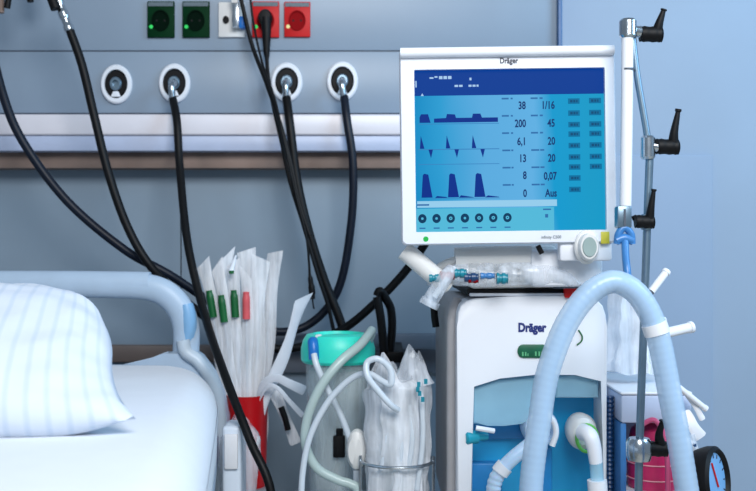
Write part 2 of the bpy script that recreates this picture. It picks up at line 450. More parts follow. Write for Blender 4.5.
# power cable from the red socket
t = thing('power_cable', P(266, 20, 2.70), 'black power cable with round plug in the red socket', 'cable')
c = P(266, 19, YH - 0.012)
obj('plug', lathe(B(), [(0.019, 0), (0.0215, 0.006), (0.0215, 0.024), (0.016, 0.034), (0, 0.036)], c, (0, -1, 0), seg=26, sx=0.86), M['blackp'], t)
bm = tube(B(), [P(266, 18, 2.685), P(266.5, 34, 2.68), P(266.5, 50, 2.68), P(267, 58, 2.68)], lambda q, i: 0.015 - 0.009 * q, 14)
obj('strain_relief', bm, M['blackp'], t)
obj('cable', tube(B(), [P(266.5, 50, 2.68), P(268, 75, 2.66), (P(273, 105, 2.63)), P(281, 140, 2.60), P(290, 182, 2.588), P(303, 224, 2.58), P(317, 272, 2.575), P(331, 318, 2.575), P(338, 380, 2.58), P(335, 560, 2.58)], 0.0052, 10, n=8), M['black'], t)
# twin thin cables from the top
t = thing('monitor_cable', P(240, -10, 2.66), 'thin black cable from the top beside the red socket', 'cable')
obj('cable', tube(B(), [P(238, -16, 2.665), P(243, 8, 2.665), P(252, 45, 2.655), (P(266, 82, 2.63)), P(279, 120, 2.585), P(290, 160, 2.575), P(300, 205, 2.57), P(310, 236, 2.565)], 0.0058, 10), M['black'], t)
t = thing('plugged_lead', P(250, -10, 2.68), 'thin black lead ending in a small hanging plug above the catheters', 'cable')
obj('lead', tube(B(), [P(249, -16, 2.65), P(251, 4, 2.65), P(254, 26, 2.64), P(262, 62, 2.61), P(275, 100, 2.58), P(283, 135, 2.555), P(296, 195, 2.545), P(306, 235, 2.54), P(309, 262, 2.54), P(309.5, 276, 2.54)], 0.0032, 10), M['black'], t)
bm = tube(B(), [P(309.5, 270, 2.54), P(310.5, 280, 2.54), P(312, 291, 2.54), P(312.5, 299, 2.54)], lambda q, i: [0.003, 0.0065, 0.0085, 0.007][min(3, int(q * 3.99))], 12, n=5)
obj('plug', bm, M['blackp'], t)
bm = tube(B(), [P(312.5, 298, 2.54), P(313, 304, 2.54), P(314, 309, 2.54)], 0.002, 8)
obj('pin', bm, M['blackp'], t)
t = thing('thin_cord', P(181, 150, 2.6), 'very thin dark line hanging next to the second gas hose', 'cord')
obj('cord', tube(B(), [P(178.5, 120, 2.645), P(180, 190, 2.645), P(181, 240, 2.645), P(181, 290, 2.64)], 0.0016, 6), M['black'], t)

# ------------------------------------------------------------------ bed
YB = 2.37
bedx0 = -1.36
hb = thing('hospital_bed', (-0.86, 1.4, 0), 'pale blue plastic hospital bed with open rounded headboard', 'bed')
xs = lambda px: P(px, 0, YB).x
zs = lambda py: P(0, py, YB).z
top = [P(x, y, YB) for x, y in [(-120, 285), (-40, 284), (40, 284), (110, 285), (146, 287), (166, 294), (180, 309), (186, 328), (186, 352)]]
mir = [Vector((2 * (-0.86) - p.x, p.y, p.z)) for p in reversed(top)]
path = mir + [p for p in top if p.x > -0.82]
obj('head_rail', tube(B(), path, lambda t, i: 0.0315, 22, n=8, flat=0.75, flatdir=(0, 1, 0)), M['bed'], hb)
# lower board with its rounded shoulder
def half(pts): 
    r = [(xs(a), zs(b)) for a, b in pts]
    return r
rp = half([(60, 366), (120, 366), (150, 364), (168, 357), (178, 348), (190, 346), (203, 355), (215, 371), (224, 392), (228, 415), (229, 450)])
poly = rp + [(xs(229), 0.42)] + [(-1.72 - xs(229), 0.42)] + [(-1.72 - x, z) for x, z in reversed(rp)]
obj('head_board', prism(B(), poly, YB - 0.022, YB + 0.03, 0.012, 3), M['bed'], hb)
arc = [P(x, y, YB - 0.022) for x, y in [(183, 340), (186, 352), (199, 362), (211, 379), (218, 402), (220, 440), (220, 520)]]
obj('shoulder_rim', tube(B(), arc, 0.016, 16, n=8), M['bedl'], hb)
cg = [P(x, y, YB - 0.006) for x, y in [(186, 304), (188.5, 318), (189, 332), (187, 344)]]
obj('corner_sheen', tube(B(), cg, lambda t, i: 0.016 + 0.004 * math.sin(math.pi * t), 14, n=6), M['bedsheen'], hb)  # added strip; blue sheen on the headboard corner put into its colour and shape
# deck, undercarriage
bm = box(B(), -1.34, -0.37, 0.34, 2.31, 0.66, 0.72, 0.01)
bmesh.ops.transform(bm, matrix=Matrix.Translation((-0.345, 2.325, 0)) @ Matrix.Rotation(math.radians(7.9), 4, 'Z') @ Matrix.Translation((0.345, -2.325, 0)), verts=bm.verts[:])
obj('deck', bm, M['bed'], hb)
for sx_, sy in ((-1.25, 2.0), (-0.47, 2.15), (-1.05, 0.5), (-0.22, 0.6)):
    if True:
        obj('leg', tube(B(), [(sx_, sy, 0.67), (sx_, sy, 0.12)], 0.03, 14, smooth=False), M['grey'], hb)
        obj('castor', lathe(B(), [(0.02, -0.02), (0.06, -0.015), (0.06, 0.015), (0.02, 0.02)], (sx_, sy, 0.062), (1, 0, 0), seg=24), M['darkgrey'], hb)

# mattress with sheet
def mattress():
    bm = B()
    x0, x1, y0, y1, z0, z1 = -1.375, -0.366, 0.3, 2.325, 0.722, 0.885
    nx, ny = 40, 70; rad = 0.075
    rings = []
    # superellipse rings stacked: bottom, side, rounded top
    def ring(inset, z, seed):
        pts = []
        cr = 0.13
        W, H = (x1 - x0) / 2 - inset, (y1 - y0) / 2 - inset
        cx, cy = (x0 + x1) / 2, (y0 + y1) / 2
        n = 160
        for k in range(n):
            a = 2 * math.pi * (k + .5) / n
            c_, s_ = math.cos(a), math.sin(a)
            e = 0.2
            x = W * math.copysign(abs(c_) ** e, c_); y = H * math.copysign(abs(s_) ** e, s_)
            p = Vector((cx + x, cy + y, z))
            f = noise.noise(Vector((x * 5, y * 5, z * 6)))
            p.x += 0.004 * f; p.z += 0.002 * noise.noise(Vector((x * 9, y * 9, 1)))
            pts.append(p)
        return pts
    rings.append(ring(0.015, z0, 0)); rings.append(ring(0.0, z0 + 0.02, 0))
    for q in (0.05, 0.075, 0.1): rings.append(ring(0, z0 + q, 0))
    for k in range(0, 9):
        a = k / 8 * math.pi / 2
        rings.append(ring(rad * (1 - math.cos(a)), z1 - rad + rad * math.sin(a), 0))
    for q in (0.12, 0.2, 0.3, 0.4): rings.append(ring(q, z1 + 0.001, 0))
    sheet_tube(bm, rings)
    BR = Matrix.Translation((-0.345, 2.325, 0)) @ Matrix.Rotation(math.radians(7.9), 4, 'Z') @ Matrix.Translation((0.345, -2.325, 0))
    bmesh.ops.transform(bm, matrix=BR, verts=bm.verts[:])
    return bm
tag(obj('mattress', mattress(), M['sheet'], smooth=60), 'mattress covered by a smooth bright white sheet', 'mattress')

# pillow
mp = bpy.data.materials.new('pillow_stripes'); mp.use_nodes = True
nt = mp.node_tree; b_ = nt.nodes['Principled BSDF']; b_.inputs['Roughness'].default_value = 0.8
tc = nt.nodes.new('ShaderNodeTexCoord'); wv = nt.nodes.new('ShaderNodeTexWave'); wv.inputs['Scale'].default_value = 11; wv.inputs['Distortion'].default_value = 0.15
wv.bands_direction = 'X'; uvn = nt.nodes.new('ShaderNodeUVMap'); uvn.uv_map = 'cloth'
rp_ = nt.nodes.new('ShaderNodeValToRGB'); rp_.color_ramp.elements[0].position = 0.0; rp_.color_ramp.elements[0].color = L((198, 210, 226)); rp_.color_ramp.elements[1].position = 0.35; rp_.color_ramp.elements[1].color = L((212, 220, 232))
nt.links.new(uvn.outputs[0], wv.inputs['Vector']); nt.links.new(wv.outputs['Fac'], rp_.inputs[0]); nt.links.new(rp_.outputs[0], b_.inputs['Base Color'])
bn = nt.nodes.new('ShaderNodeTexNoise'); bn.inputs['Scale'].default_value = 14; bpn = nt.nodes.new('ShaderNodeBump'); bpn.inputs['Strength'].default_value = 0.35; bpn.inputs['Distance'].default_value = 0.01
nt.links.new(tc.outputs['Object'], bn.inputs['Vector']); nt.links.new(bn.outputs['Fac'], bpn.inputs['Height']); nt.links.new(bpn.outputs[0], b_.inputs['Normal'])
def pillow():
    bm = B(); U, V = 56, 40
    W, H, T = 0.40, 0.20, 0.075
    def pt(i, j, s):
        u = -1 + 2 * i / U; v = -1 + 2 * j / V
        # rectangular outline with pulled corners
        pin = 1 - 0.07 * (1 - abs(u) ** 2.2) * abs(v) ** 3; pin2 = 1 - 0.09 * (1 - abs(v) ** 2.0) * abs(u) ** 3
        if v > 0: pin2 *= 1 - 0.20 * v ** 2 * abs(u) ** 3; y_drop = 0.16 * v ** 2 * abs(u) ** 4    # soft upper corners
        x = W * u * pin2; y = H * v * pin * (1 - (0.22 * abs(u) ** 4 if v > 0 else 0))
        th = T * (max(0, 1 - abs(u) ** 2.6)) ** 0.55 * (max(0, 1 - abs(v) ** 2.6)) ** 0.55
        th *= 1 + 0.12 * noise.noise(Vector((u * 2.2, v * 2.2, 3 * s)))
        w_ = 0.006 * noise.noise(Vector((u * 6, v * 5, s))) * (0.3 + abs(u))
        x -= 0.055 * (v + 1) / 2 * (1 if u > 0 else 0) * u
        y += 0.035 * max(0, u) ** 4 * max(0, -v) ** 2
        return Vector((x - 0.005, y, s * th + w_ * (1 if th > 0.001 else 0)))
    vt = {}
    for i in range(U + 1):
        for j in range(V + 1):
            edge = i in (0, U) or j in (0, V)
            a = bm.verts.new(pt(i, j, 1)); vt[i, j, 1] = a
            vt[i, j, -1] = a if edge else bm.verts.new(pt(i, j, -1))
    uv = bm.loops.layers.uv.new('cloth')
    for s in (1, -1):
        for i in range(U):
            for j in range(V):
                f = bm.faces.new((vt[i, j, s], vt[i + 1, j, s], vt[i + 1, j + 1, s], vt[i, j + 1, s]))
                for lp, (a, b) in zip(f.loops, ((i, j), (i + 1, j), (i + 1, j + 1), (i, j + 1))): lp[uv].uv = (W * (2 * a / U - 1), H * (2 * b / V - 1))
    return bm
bm = pillow()
bmesh.ops.transform(bm, matrix=Matrix.Translation((-0.738, 1.515, 0.982)) @ Matrix.Rotation(math.radians(3), 4, 'Z') @ Matrix.Rotation(math.radians(26), 4, 'X'), verts=bm.verts[:])
tag(obj('pillow', bm, mp, smooth=80), 'plump white pillow with faint woven stripes, propped on the mattress', 'pillow')

# ------------------------------------------------------------------ trolley that carries the bin and canisters (below the picture)
tr = thing('supply_trolley', (-0.08, 2.35, 0), 'low grey supply trolley under the red bin and canister', 'trolley')
ZS = 0.56
obj('shelf', box(B(), -0.20, 0.12, 1.96, 2.42, ZS - 0.02, ZS, 0.004), M['grey'], tr)
for x_, y_ in ((-0.18, 1.98), (0.10, 1.98), (-0.18, 2.40), (0.10, 2.40)):
    obj('leg', tube(B(), [(x_, y_, ZS - 0.02), (x_, y_, 0.0)], 0.011, 12, smooth=False), M['chrome'], tr)

# red bin
YC = 2.46
c = P(247, 0, YC); zt_ = P(0, 394, YC).z; rb = 21 * YC / F
tb = thing('bin_stand', (c.x, YC, 0), 'slim grey stand under the red bin', 'stand')
obj('post', tube(B(), [(c.x, YC, 0.02), (c.x, YC, ZS - 0.02)], 0.02, 14, smooth=False), M['grey'], tb)
obj('foot', lathe(B(), [(0.11, 0), (0.11, 0.012), (0.03, 0.03)], (c.x, YC, 0), seg=28), M['grey'], tb)
obj('plate', lathe(B(), [(0.06, 0), (0.06, 0.02), (0, 0.02)], (c.x, YC, ZS - 0.02), seg=28), M['grey'], tb)
t = thing('catheter_bin', (c.x, YC, ZS), 'tall round red bin crammed with wrapped catheters', 'bin')
obj('bin_body', lathe(B(), [(rb * 0.9, 0), (rb, zt_ - ZS - 0.004), (rb + 0.002, zt_ - ZS), (rb - 0.002, zt_ - ZS), (rb - 0.004, zt_ - ZS - 0.01), (rb * 0.86, 0.008), (0, 0.008)], (c.x, YC, ZS), seg=36), M['binred'], t)
bm = pprism(B(), [(257, 437), (260, 436), (260, 441), (258, 446), (256, 444)], YC - rb * 0.85, YC - rb * 0.80, 0)
obj('sticker', bm, M['white'], t)

def package(base, tip, w, th, m, label, bend=0.02, cap=None, tube_col=None, group='wrapped catheters standing in the red bin', capat=0.62, fold=0.0, name='wrapped_catheter'):
    """a flat sealed pouch between base and tip points"""
    base, tip = Vector(base), Vector(tip); ax = tip - base; Ln = ax.length; ax.normalize()
    side = Vector((1, 0, 0)) - ax * ax.x; side.normalize(); nrm = ax.cross(side)
    ph = R.uniform(0, 6); tw = R.uniform(-.5, .5); sl = R.choice((-1, 1)) * R.uniform(0.006, 0.02)
    t = thing(name, base, label, 'catheter pack', group)
    bm = B(); N = 26; rings = []
    for i in range(N + 1):
        q = i / N
        c_ = base + ax * (Ln * q) + nrm * (bend * math.sin(q * 2.6 + 0.2)) + side * (0.003 * math.sin(q * 9 + ph) + fold * max(0, q - 0.8) * Ln)
        a = tw * q + 0.15 * math.sin(q * 7 + ph)
        s2 = side * math.cos(a) + nrm * math.sin(a); n2 = nrm * math.cos(a) - side * math.sin(a)
        ww = w / 2 * (1 + 0.12 * math.sin(q * 11 + ph)) * (1.0 if q < 0.93 else 1.05)
        tt = th / 2 * (1 if 0.04 < q < 0.94 else 0.25)
        qs = max(0, (q - 0.8) / 0.2); ww *= 1 + 0.12 * qs
        rings.append([c_ + s2 * ww * math.cos(k) + n2 * tt * math.sin(k) + ax * sl * qs * math.cos(k) for k in [2 * math.pi * j / 12 for j in range(12)]])
    sheet_tube(bm, rings)
    obj('pouch', bm, m, t, smooth=50)
    if tube_col:
        pts = [base + ax * (Ln * q) + nrm * (bend * math.sin(q * 2.6 + 0.2)) - Vector((0, 0.0, 0)) for q in (0.05, 0.3, 0.5, 0.7, 0.85)]
        obj('tube', tube(B(), pts, 0.0028, 8, n=4), tube_col, t)
    if cap:
        a = base + ax * (Ln * capat) + nrm * (bend * math.sin(capat * 2.6 + .2)) + Vector((0, -th * 0.55 - 0.001, 0))
        b2 = a + ax * 0.066
        obj('connector', tube(B(), [a, a.lerp(b2, .3), a.lerp(b2, .7), b2], lambda q, i: 0.0095 if q < .8 else 0.0078, 14, n=4), cap, t)
    return t
def bp(px, dy=0.0, py=440): return P(px, py, YC + dy)
packs = [  # base px, tip px, tip py, depth offset, width, cap, capat, label
    (234, 204, 262, -0.030, 0.032, M['capg'], 0.69, 'wrapped catheter with green end, outermost on the bed side of the bin'),
    (239, 217, 264, -0.038, 0.032, M['capg'], 0.67, 'wrapped catheter with green end, middle one of three green ends'),
    (243, 232, 262, -0.034, 0.032, M['capg'], 0.69, 'wrapped catheter with green end, the one nearest the red-tipped catheter'),
    (247, 246, 272, -0.038, 0.030, M['capr'], 0.72, 'wrapped catheter with red-pink end standing in the bin'),
    (230, 214, 255, -0.010, 0.040, None, 0, 'clear catheter wrapper with folded flap at the bed side of the bin'),
    (249, 247, 250, -0.005, 0.042, None, 0, 'tallest white catheter wrapper in the middle of the bin'),
    (253, 261, 258, -0.015, 0.034, None, 0, 'white catheter wrapper just beside the tallest one'),
    (256, 276, 252, 0.000, 0.034, None, 0, 'white catheter wrapper with slanting top beside the leaning one'),
    (244, 227, 272, 0.012, 0.044, None, 0, 'catheter wrapper at the back behind the green-ended ones'),
    (250, 256, 280, 0.022, 0.044, None, 0, 'catheter wrapper at the back behind the red-tipped one'),
    (258, 268, 285, 0.018, 0.036, None, 0, 'short catheter wrapper at the back of the bin, towards the canister'),
]
for bx, tx, ty, dy, w_, cp, ca, lb in packs:
    package(bp(bx, dy * 0.8), P(tx, ty, YC + dy), w_, 0.007, M['pack'], lb, bend=0.008, cap=cp, capat=ca, tube_col=M['tubew'], fold=0.35 if lb.startswith('clear') else 0.0)
package(bp(256, -0.02, 425), P(305, 297, YC - 0.05), 0.028, 0.008, M['paper'], 'narrow white catheter pack leaning far out towards the hanging plug', bend=0.004)
# teal twist on top of one wrapper
t = thing('tube_clip', P(231, 272, YC - 0.04), 'tiny green and white clip on top of the wrapped catheters', 'clip')
bm = lathe(B(), [(0.0, 0), (0.006, 0.001), (0.006, 0.008), (0, 0.009)], P(231.5, 274, YC - 0.052), seg=14); obj('clip_body', bm, M['capg'], t)
bm = tube(B(), [P(231, 272, YC - 0.05), P(234, 262, YC - 0.04), P(236, 255, YC - 0.04)], lambda q, i: 0.006 * (1 - q) + 0.0015, 10); obj('clip_tail', bm, M['paper'], t)

# wrappers drooping over the bin rim to the right
def ribbon(name, pts, w, m, label, cat, th=0.003, group=None, part='pouch', wdir=(0, 0.3, 1)):
    pp = catmull([P(*p) for p in pts], 8)
    t = thing(name, pp[0], label, cat, group); rings = []
    for i, p in enumerate(pp):
        tg = (pp[min(i + 1, len(pp) - 1)] - pp[max(i - 1, 0)]).normalized()
        s2 = Vector(wdir) - tg * Vector(wdir).dot(tg); s2.normalize(); n2 = tg.cross(s2)
        q = i / (len(pp) - 1); ww = w / 2 * (1 + .1 * math.sin(q * 8)) * (0.75 if q > 0.97 or q < 0.03 else 1)
        rings.append([p + s2 * ww * math.cos(k) + n2 * th / 2 * math.sin(k) for k in [2 * math.pi * j / 10 for j in range(10)]])
    obj(part, sheet_tube(B(), rings), m, t, smooth=60)
    return t
ribbon('wrapped_catheter', [(252, 410, 2.46), (262, 386, 2.44), (275, 378, 2.42), (290, 384, 2.40), (305, 391, 2.40)], 0.022, M['paper'], 'broad white wrapper folded over the bin rim, reaching the canister', 'catheter pack')
ribbon('wrapped_catheter', [(255, 408, 2.44), (266, 388, 2.41), (277, 388, 2.39), (290, 402, 2.38), (303, 416, 2.38)], 0.012, M['paper'], 'narrow white wrapper bent down over the bin rim below the broad one', 'catheter pack')
t = ribbon('wrapped_catheter', [(268, 384, 2.45), (278, 400, 2.44), (288, 424, 2.43), (296, 444, 2.42)], 0.026, M['pack'], 'pale wrapper hanging beside the canister with a black clip', 'catheter pack', wdir=(1, 0, 0.2))
obj('black_clip', tube(B(), [P(281, 407, 2.41), P(285, 418, 2.41), P(288, 430, 2.41)], 0.0075, 10), M['blackp'], t)

# little white container with crinkled clear bag beside the bed
t = thing('white_container', P(236, 520, 2.22), 'small rounded white container wedged between mattress and red bin', 'container')
bm = B(); a = P(224, 560, 2.16); b = P(243, 424, 2.16)
bm = box(B(), a.x, b.x, 2.13, 2.22, 0.3, b.z, 0.008, 3); obj('container_body', bm, M['glovebox'], t)
bm = box(B(), a.x + .006, b.x - .006, 2.122, 2.13, b.z - 0.09, b.z - 0.015, 0.003, 2); obj('front_panel', bm, M['white'], t)
tp = t
pts = []
bm = B(); rings = []
for i in range(16):
    q = i / 15; z = P(0, 414 + q * 75, 2.26).z; hw = (0.012 + 0.036 * min(1, q * 3.0)) * (1 - 0.35 * max(0, q - .6))
    cc = P(240 + 1.0 * math.sin(q * 5), 0, 2.26).x
    rings.append([Vector((cc + hw * math.cos(k), 2.26 + 0.022 * math.sin(k), z)) for k in [2 * math.pi * j / 20 for j in range(20)]])
sheet_tube(bm, rings); crumple(bm, 0.007, 34, 2.0)
tag(obj('crinkled_bag', bm, M['film']), 'crinkled clear bag against the red bin behind the white container', 'bag')

# ------------------------------------------------------------------ suction canister
YK = 2.20
c = P(338, 0, YK); zl0 = P(0, 360, YK).z; zl1 = P(0, 333, YK).z; r1 = 35 * YK / F
t = thing('suction_canister', (c.x, YK, ZS), 'clear suction canister with turquoise lid between bin and bagged bottle', 'canister')
obj('canister_body', lathe(B(), [(r1 * 0.76, 0), (r1 * 0.80, 0.01), (r1 * 0.93, zl0 - ZS), (r1 * 0.90, zl0 - ZS), (r1 * 0.77, 0.012), (0, 0.01)], (c.x, YK, ZS), seg=40), M['canister'], t)
obj('liner', lathe(B(), [(r1 * 0.5, 0.01), (r1 * 0.66, 0.03), (r1 * 0.72, 0.1), (r1 * 0.84, zl0 - ZS - 0.02), (0, zl0 - ZS - .01)], (c.x, YK, ZS), seg=30), M['canisterb'], t)
ld = B(); h = zl1 - zl0
lathe(ld, [(r1 * 1.0, -0.004), (r1 * 1.06, 0.002), (r1 * 1.06, h * 0.45), (r1 * 1.0, h * 0.75), (r1 * 0.9, h * 0.95), (r1 * 0.72, h * 1.0), (r1 * 0.68, h * 0.88), (r1 * 0.4, h * 0.92), (0, h * 0.98)], (c.x, YK, zl0), seg=44)
obj('lid', ld, M['teal'], t)
q = P(313, 352, YK - r1 * 0.75)
obj('blue_port', tube(B(), [q + Vector((0, 0.01, 0.012)), q + Vector((0, -0.004, 0.022)), q + Vector((0.002, -0.012, 0.008)), q + Vector((0.003, -0.014, -0.014))], 0.0115, 14), M['bluep'], t)
q2 = P(319, 340, YK - r1 * 0.6)
obj('port_cap', lathe(B(), [(0.008, 0), (0.008, 0.01), (0, 0.012)], q2, (0, -.4, 1), seg=14), M['white'], t)
bm = tube(B(), [P(360, 350, YK - .02), P(368, 342, YK - .02), P(372, 333, YK - .02)], 0.009, 12); obj('elbow_port', bm, M['tubeg'], t)
bm = pbox(B(), 333, 345, 436, 458, YK - r1 * 0.98, YK - r1 * 0.82, 0.003); obj('dark_label', bm, M['blackp'], t)
bm = pbox(B(), 336, 343, 429, 437, YK - r1 * 0.97, YK - r1 * 0.84, 0.002); obj('dark_tab', bm, M['blackp'], t)
# tubing
YT = YK - r1 - 0.03
def tb_thing(name, label, pts, r, m):
    return tag(obj(name, tube(B(), [P(*p) for p in pts], r, 12, n=10), m), label, 'tube')
tb_thing('suction_tube', 'thin white tube dropping from the blue port across the canister',
         [(314, 354, YT + .01), (317, 366, YT), (327, 388, YT - .005), (342, 418, YT - .01), (352, 448, YT - .01), (357, 480, YT - .01), (358, 540, YT)], 0.0066, M['tubew'])
tb_thing('suction_tube', 'thick greenish tube looping from the lid edge around the canister front',
         [(372, 330, YT + .06), (360, 345, YT + .01), (340, 362, YT - .02), (320, 388, YT - .035), (307, 420, YT - .035), (306, 446, YT - .035), (317, 468, YT - .035), (338, 480, YT - .035), (350, 484, YT - .035), (358, 492, YT - 0.035), (362, 530, YT - .035)], 0.0098, M['tubeg'])
tb_thing('suction_tube', 'long white tube crossing the canister up to the loop on the bagged bottle',
         [(301, 540, YT - .07), (302, 480, YT - .07), (309, 440, YT - .07), (324, 408, YT - .07), (340, 388, YT - .075), (356, 376, YT - .085), (370, 374, YT - .10), (382, 381, YT - .11), (391, 384, YT - .12), (390, 369, YT - .12), (378, 359, YT - .12), (367, 363, YT - .12), (368, 377, YT - .13), (380, 393, YT - .13), (391, 405, YT - .125), (398, 410, YT - .11)], 0.0064, M['tubew'])

# round white object seen between canister and bagged bottle
rc_ = P(357, 449, 2.075)
tag(obj('gauze_roll', lathe(B(), [(0.0, -0.020), (0.030, -0.019), (0.040, -0.012), (0.043, 0.0), (0.040, 0.012), (0.030, 0.019), (0.0, 0.020)], rc_, (0.15, 1, 0.1), seg=30, sx=0.5), M['white2']),
    'rounded cream-white roll between the suction canister and bagged bottle', 'roll')
t = thing('roll_holder', (rc_.x, rc_.y, ZS), 'slim grey stand under the cream roll', 'stand')
obj('post', box(B(), rc_.x - .008, rc_.x + .008, rc_.y - .008, rc_.y + .008, ZS, rc_.z - 0.043, 0.003), M['grey'], t)

# black hook bracket
t = thing('hook_bracket', P(384, 345, 2.5), 'black bracket with rounded loop hanging behind the canister lid', 'bracket')
obj('bracket_arm', tube(B(), [P(377, 297, 2.45), P(381, 320, 2.45), P(384, 352, 2.45)], 0.0105, 12), M['blackp'], t)
obj('bracket_bar', tube(B(), [P(377, 296, 2.45), P(380, 291, 2.45), P(386, 299, 2.46), P(391, 310, 2.47), P(392, 330, 2.47), P(389, 357, 2.47)], 0.0105, 12), M['blackp'], t)
obj('bracket_base', box(B(), P(380, 0, 2.47).x, P(404, 0, 2.47).x, 2.45, 2.70, P(0, 362, 2.47).z, P(0, 351, 2.47).z, 0.004), M['blackp'], t)

# bagged bottle in wire holder
YG = 2.06
c = P(397, 0, YG); k = YG / F
t = thing('bagged_bottle', (c.x, YG, ZS), 'clear plastic bag of tubing stuffed in a wire ring beside the ventilator', 'bag')
bm = B(); rings = []; N = 34
zt_ = P(0, 372, YG).z
for i in range(N + 1):
    q = i / N; z = ZS + (zt_ - ZS) * q
    rr = 30 * k * (1 + 0.08 * q + 0.10 * max(0, q - .7))
    if q < 0.03: rr *= 0.9
    ring_ = []
    for j in range(40):
        a = 2 * math.pi * j / 40
        x = rr * math.cos(a); y = rr * 0.9 * math.sin(a)
        fold = 1 + 0.05 * math.sin(a * 7 + q * 3) + 0.03 * math.sin(a * 13 - q * 5)
        zz = z
        if q > 0.9:
            zz += (q - 0.9) / 0.1 * (0.030 * math.sin(a * 3 + 1.2) + 0.02 * math.sin(a * 5)) 
            fold *= 1 - 0.25 * (q - 0.9) / 0.1
        ring_.append(Vector((c.x + x * fold, YG + y * fold, zz)))
    rings.append(ring_)
sheet_tube(bm, rings); crumple(bm, 0.008, 22, 5.0)
obj('bag_film', bm, M['film2'], t, smooth=30)
# peaked flap
bm = B(); rings = []
for i in range(12):
    q = i / 11; cc = P(412 - 3 * q, 388 - 44 * q, YG - 0.02); ww = 0.042 * (1 - q) ** 0.9 + 0.002; 
    rings.append([cc + Vector((ww * math.cos(a), 0.016 * (1 - q) * math.sin(a) + 0.003 * math.sin(a), 0.01 * (1 - q) * math.cos(a))) for a in [2 * math.pi * j / 14 for j in range(14)]])
sheet_tube(bm, rings); crumple(bm, 0.004, 40, 3.0)
obj('bag_peak', bm, M['film'], t, smooth=30)
obj('bottle', lathe(B(), [(21 * k, 0.004), (23 * k, 0.02), (23 * k, 0.20), (16 * k, 0.24), (8 * k, 0.26), (8 * k, 0.28), (0, 0.281)], (c.x, YG, ZS), seg=30), M['canisterb'], t)
for s_, (x_, y0_, y1_) in enumerate([(384, 470, 392), (398, 500, 400), (409, 480, 405), (420, 490, 380)]):
    obj('inner_tube', tube(B(), [P(x_ - 3, y0_, YG - .045), P(x_ + 3, (y0_ + y1_) / 2, YG - .05), P(x_ - 1 + 3 * s_ % 4, y1_, YG - .042)], 0.0055, 10), M['tubew'], t)
bm = B()
for (x_, y_) in [(417, 382), (418, 391), (421, 397), (424, 379), (416, 387)]:
    pbox(bm, x_, x_ + 3.5, y_, y_ + 5, YG - .075, YG - .072)
obj('print_marks', bm, M['tealp'], t)
t = thing('wire_holder', (c.x, YG, ZS), 'bright wire ring holder around the bagged bottle', 'holder')
rr = 36 * k
ringpts = [Vector((c.x + rr * math.cos(a), YG + rr * math.sin(a), P(0, 468, YG - rr).z + 0.0)) for a in [2 * math.pi * j / 24 for j in range(24)]]
obj('ring', tube(B(), ringpts, 0.0035, 10, closed=True, n=3), M['chrome'], t)
for a in (-0.25, 3.3, 1.6):
    x_ = c.x + (rr + .002) * math.cos(a); y_ = YG + (rr + .002) * math.sin(a)
    obj('upright', tube(B(), [(x_, y_, ZS), (x_, y_, P(0, 462, YG - rr).z)], 0.003, 8, smooth=False), M['chrome'], t)

# ------------------------------------------------------------------ ventilator
Y0 = 1.95
vent = thing('ventilator', (P(535, 0, Y0).x, 2.18, 0), 'white ventilator body with blue valve bay and brand lettering under the screen', 'ventilator')
def V(px, py): p = P(px, py, Y0); return (p.x, p.z)
# shell: front outline prism, rounded top corners, with the bay cut as separate frame pieces
xl, xr_ = P(457, 0, Y0).x, P(607, 0, Y0).x
zb_ = 0.60
bay_l, bay_r = P(472, 0, Y0).x, P(603, 0, Y0).x
outline_top = [(457, 326), (458, 313), (461, 306), (466, 301.5), (473, 299), (500, 297), (535, 296), (570, 296), (590, 297.5), (598, 300.5), (603, 306), (606, 315), (607, 326)]
baytop = [(472, 385), (500, 378.5), (538, 374.5), (575, 375), (603, 379.5)]
# face plate = outline minus bay : polygon ring (opening reaches low)
poly = [V(*p) for p in outline_top] + [(xr_, zb_), (bay_r, zb_)] + [V(*p) for p in reversed(baytop)] + [(bay_l, zb_), (xl, zb_)]
bm = B(); prism(bm, poly, Y0, Y0 + 0.10, 0.004, 3)
bmesh.ops.triangulate(bm, faces=[f for f in bm.faces if len(f.verts) > 8])
obj('front_cover', bm, M['white'], vent)
# rear housing
yb = 2.44
def Vr(px, py): p = P(px, py, Y0); return (p.x, p.z)
poly = [(xl - 0.014, zb_)] + [(Vr(*p)[0] * 1.0 + (-0.014 if p[0] < 500 else 0.004), Vr(*p)[1] - 0.004) for p in outline_top] + [(xr_ + 0.004, zb_)]
bm = B(); prism(bm, poly, Y0 + 0.10, yb, 0.012, 2)
obj('rear_housing', bm, M['beige'], vent)
# side bumper
bm = tube(B(), [Vector((xl - 0.006, Y0 + 0.05, zb_)), Vector((xl - 0.006, Y0 + 0.05, P(0, 350, Y0).z)), Vector((xl - 0.004, Y0 + 0.06, P(0, 318, Y0).z)), Vector((xl + 0.006, Y0 + 0.08, P(0, 303, Y0).z))], 0.011, 12)
obj('edge_strip', bm, M['beige'], vent)
# bay interior
yi = Y0 + 0.085
obj('valve_bay', box(B(), bay_l - 0.002, bay_r + 0.002, yi, yi + 0.015, zb_, P(0, 375, Y0).z + .002), M['recess'], vent)
bm = B(); box(bm, P(538, 0, Y0).x, P(556, 0, Y0).x, Y0 + 0.04, yi + .004, zb_, P(0, 452, Y0).z, 0.004)
box(bm, P(474, 0, Y0).x, P(506, 0, Y0).x, Y0 + 0.06, yi + .004, zb_, P(0, 470, Y0).z, 0.004)
box(bm, P(474, 0, Y0).x, P(540, 0, Y0).x, Y0 + 0.07, yi + .004, P(0, 446, Y0).z, P(0, 428, Y0).z, 0.003)
obj('bay_block', bm, M['recessd'], vent)
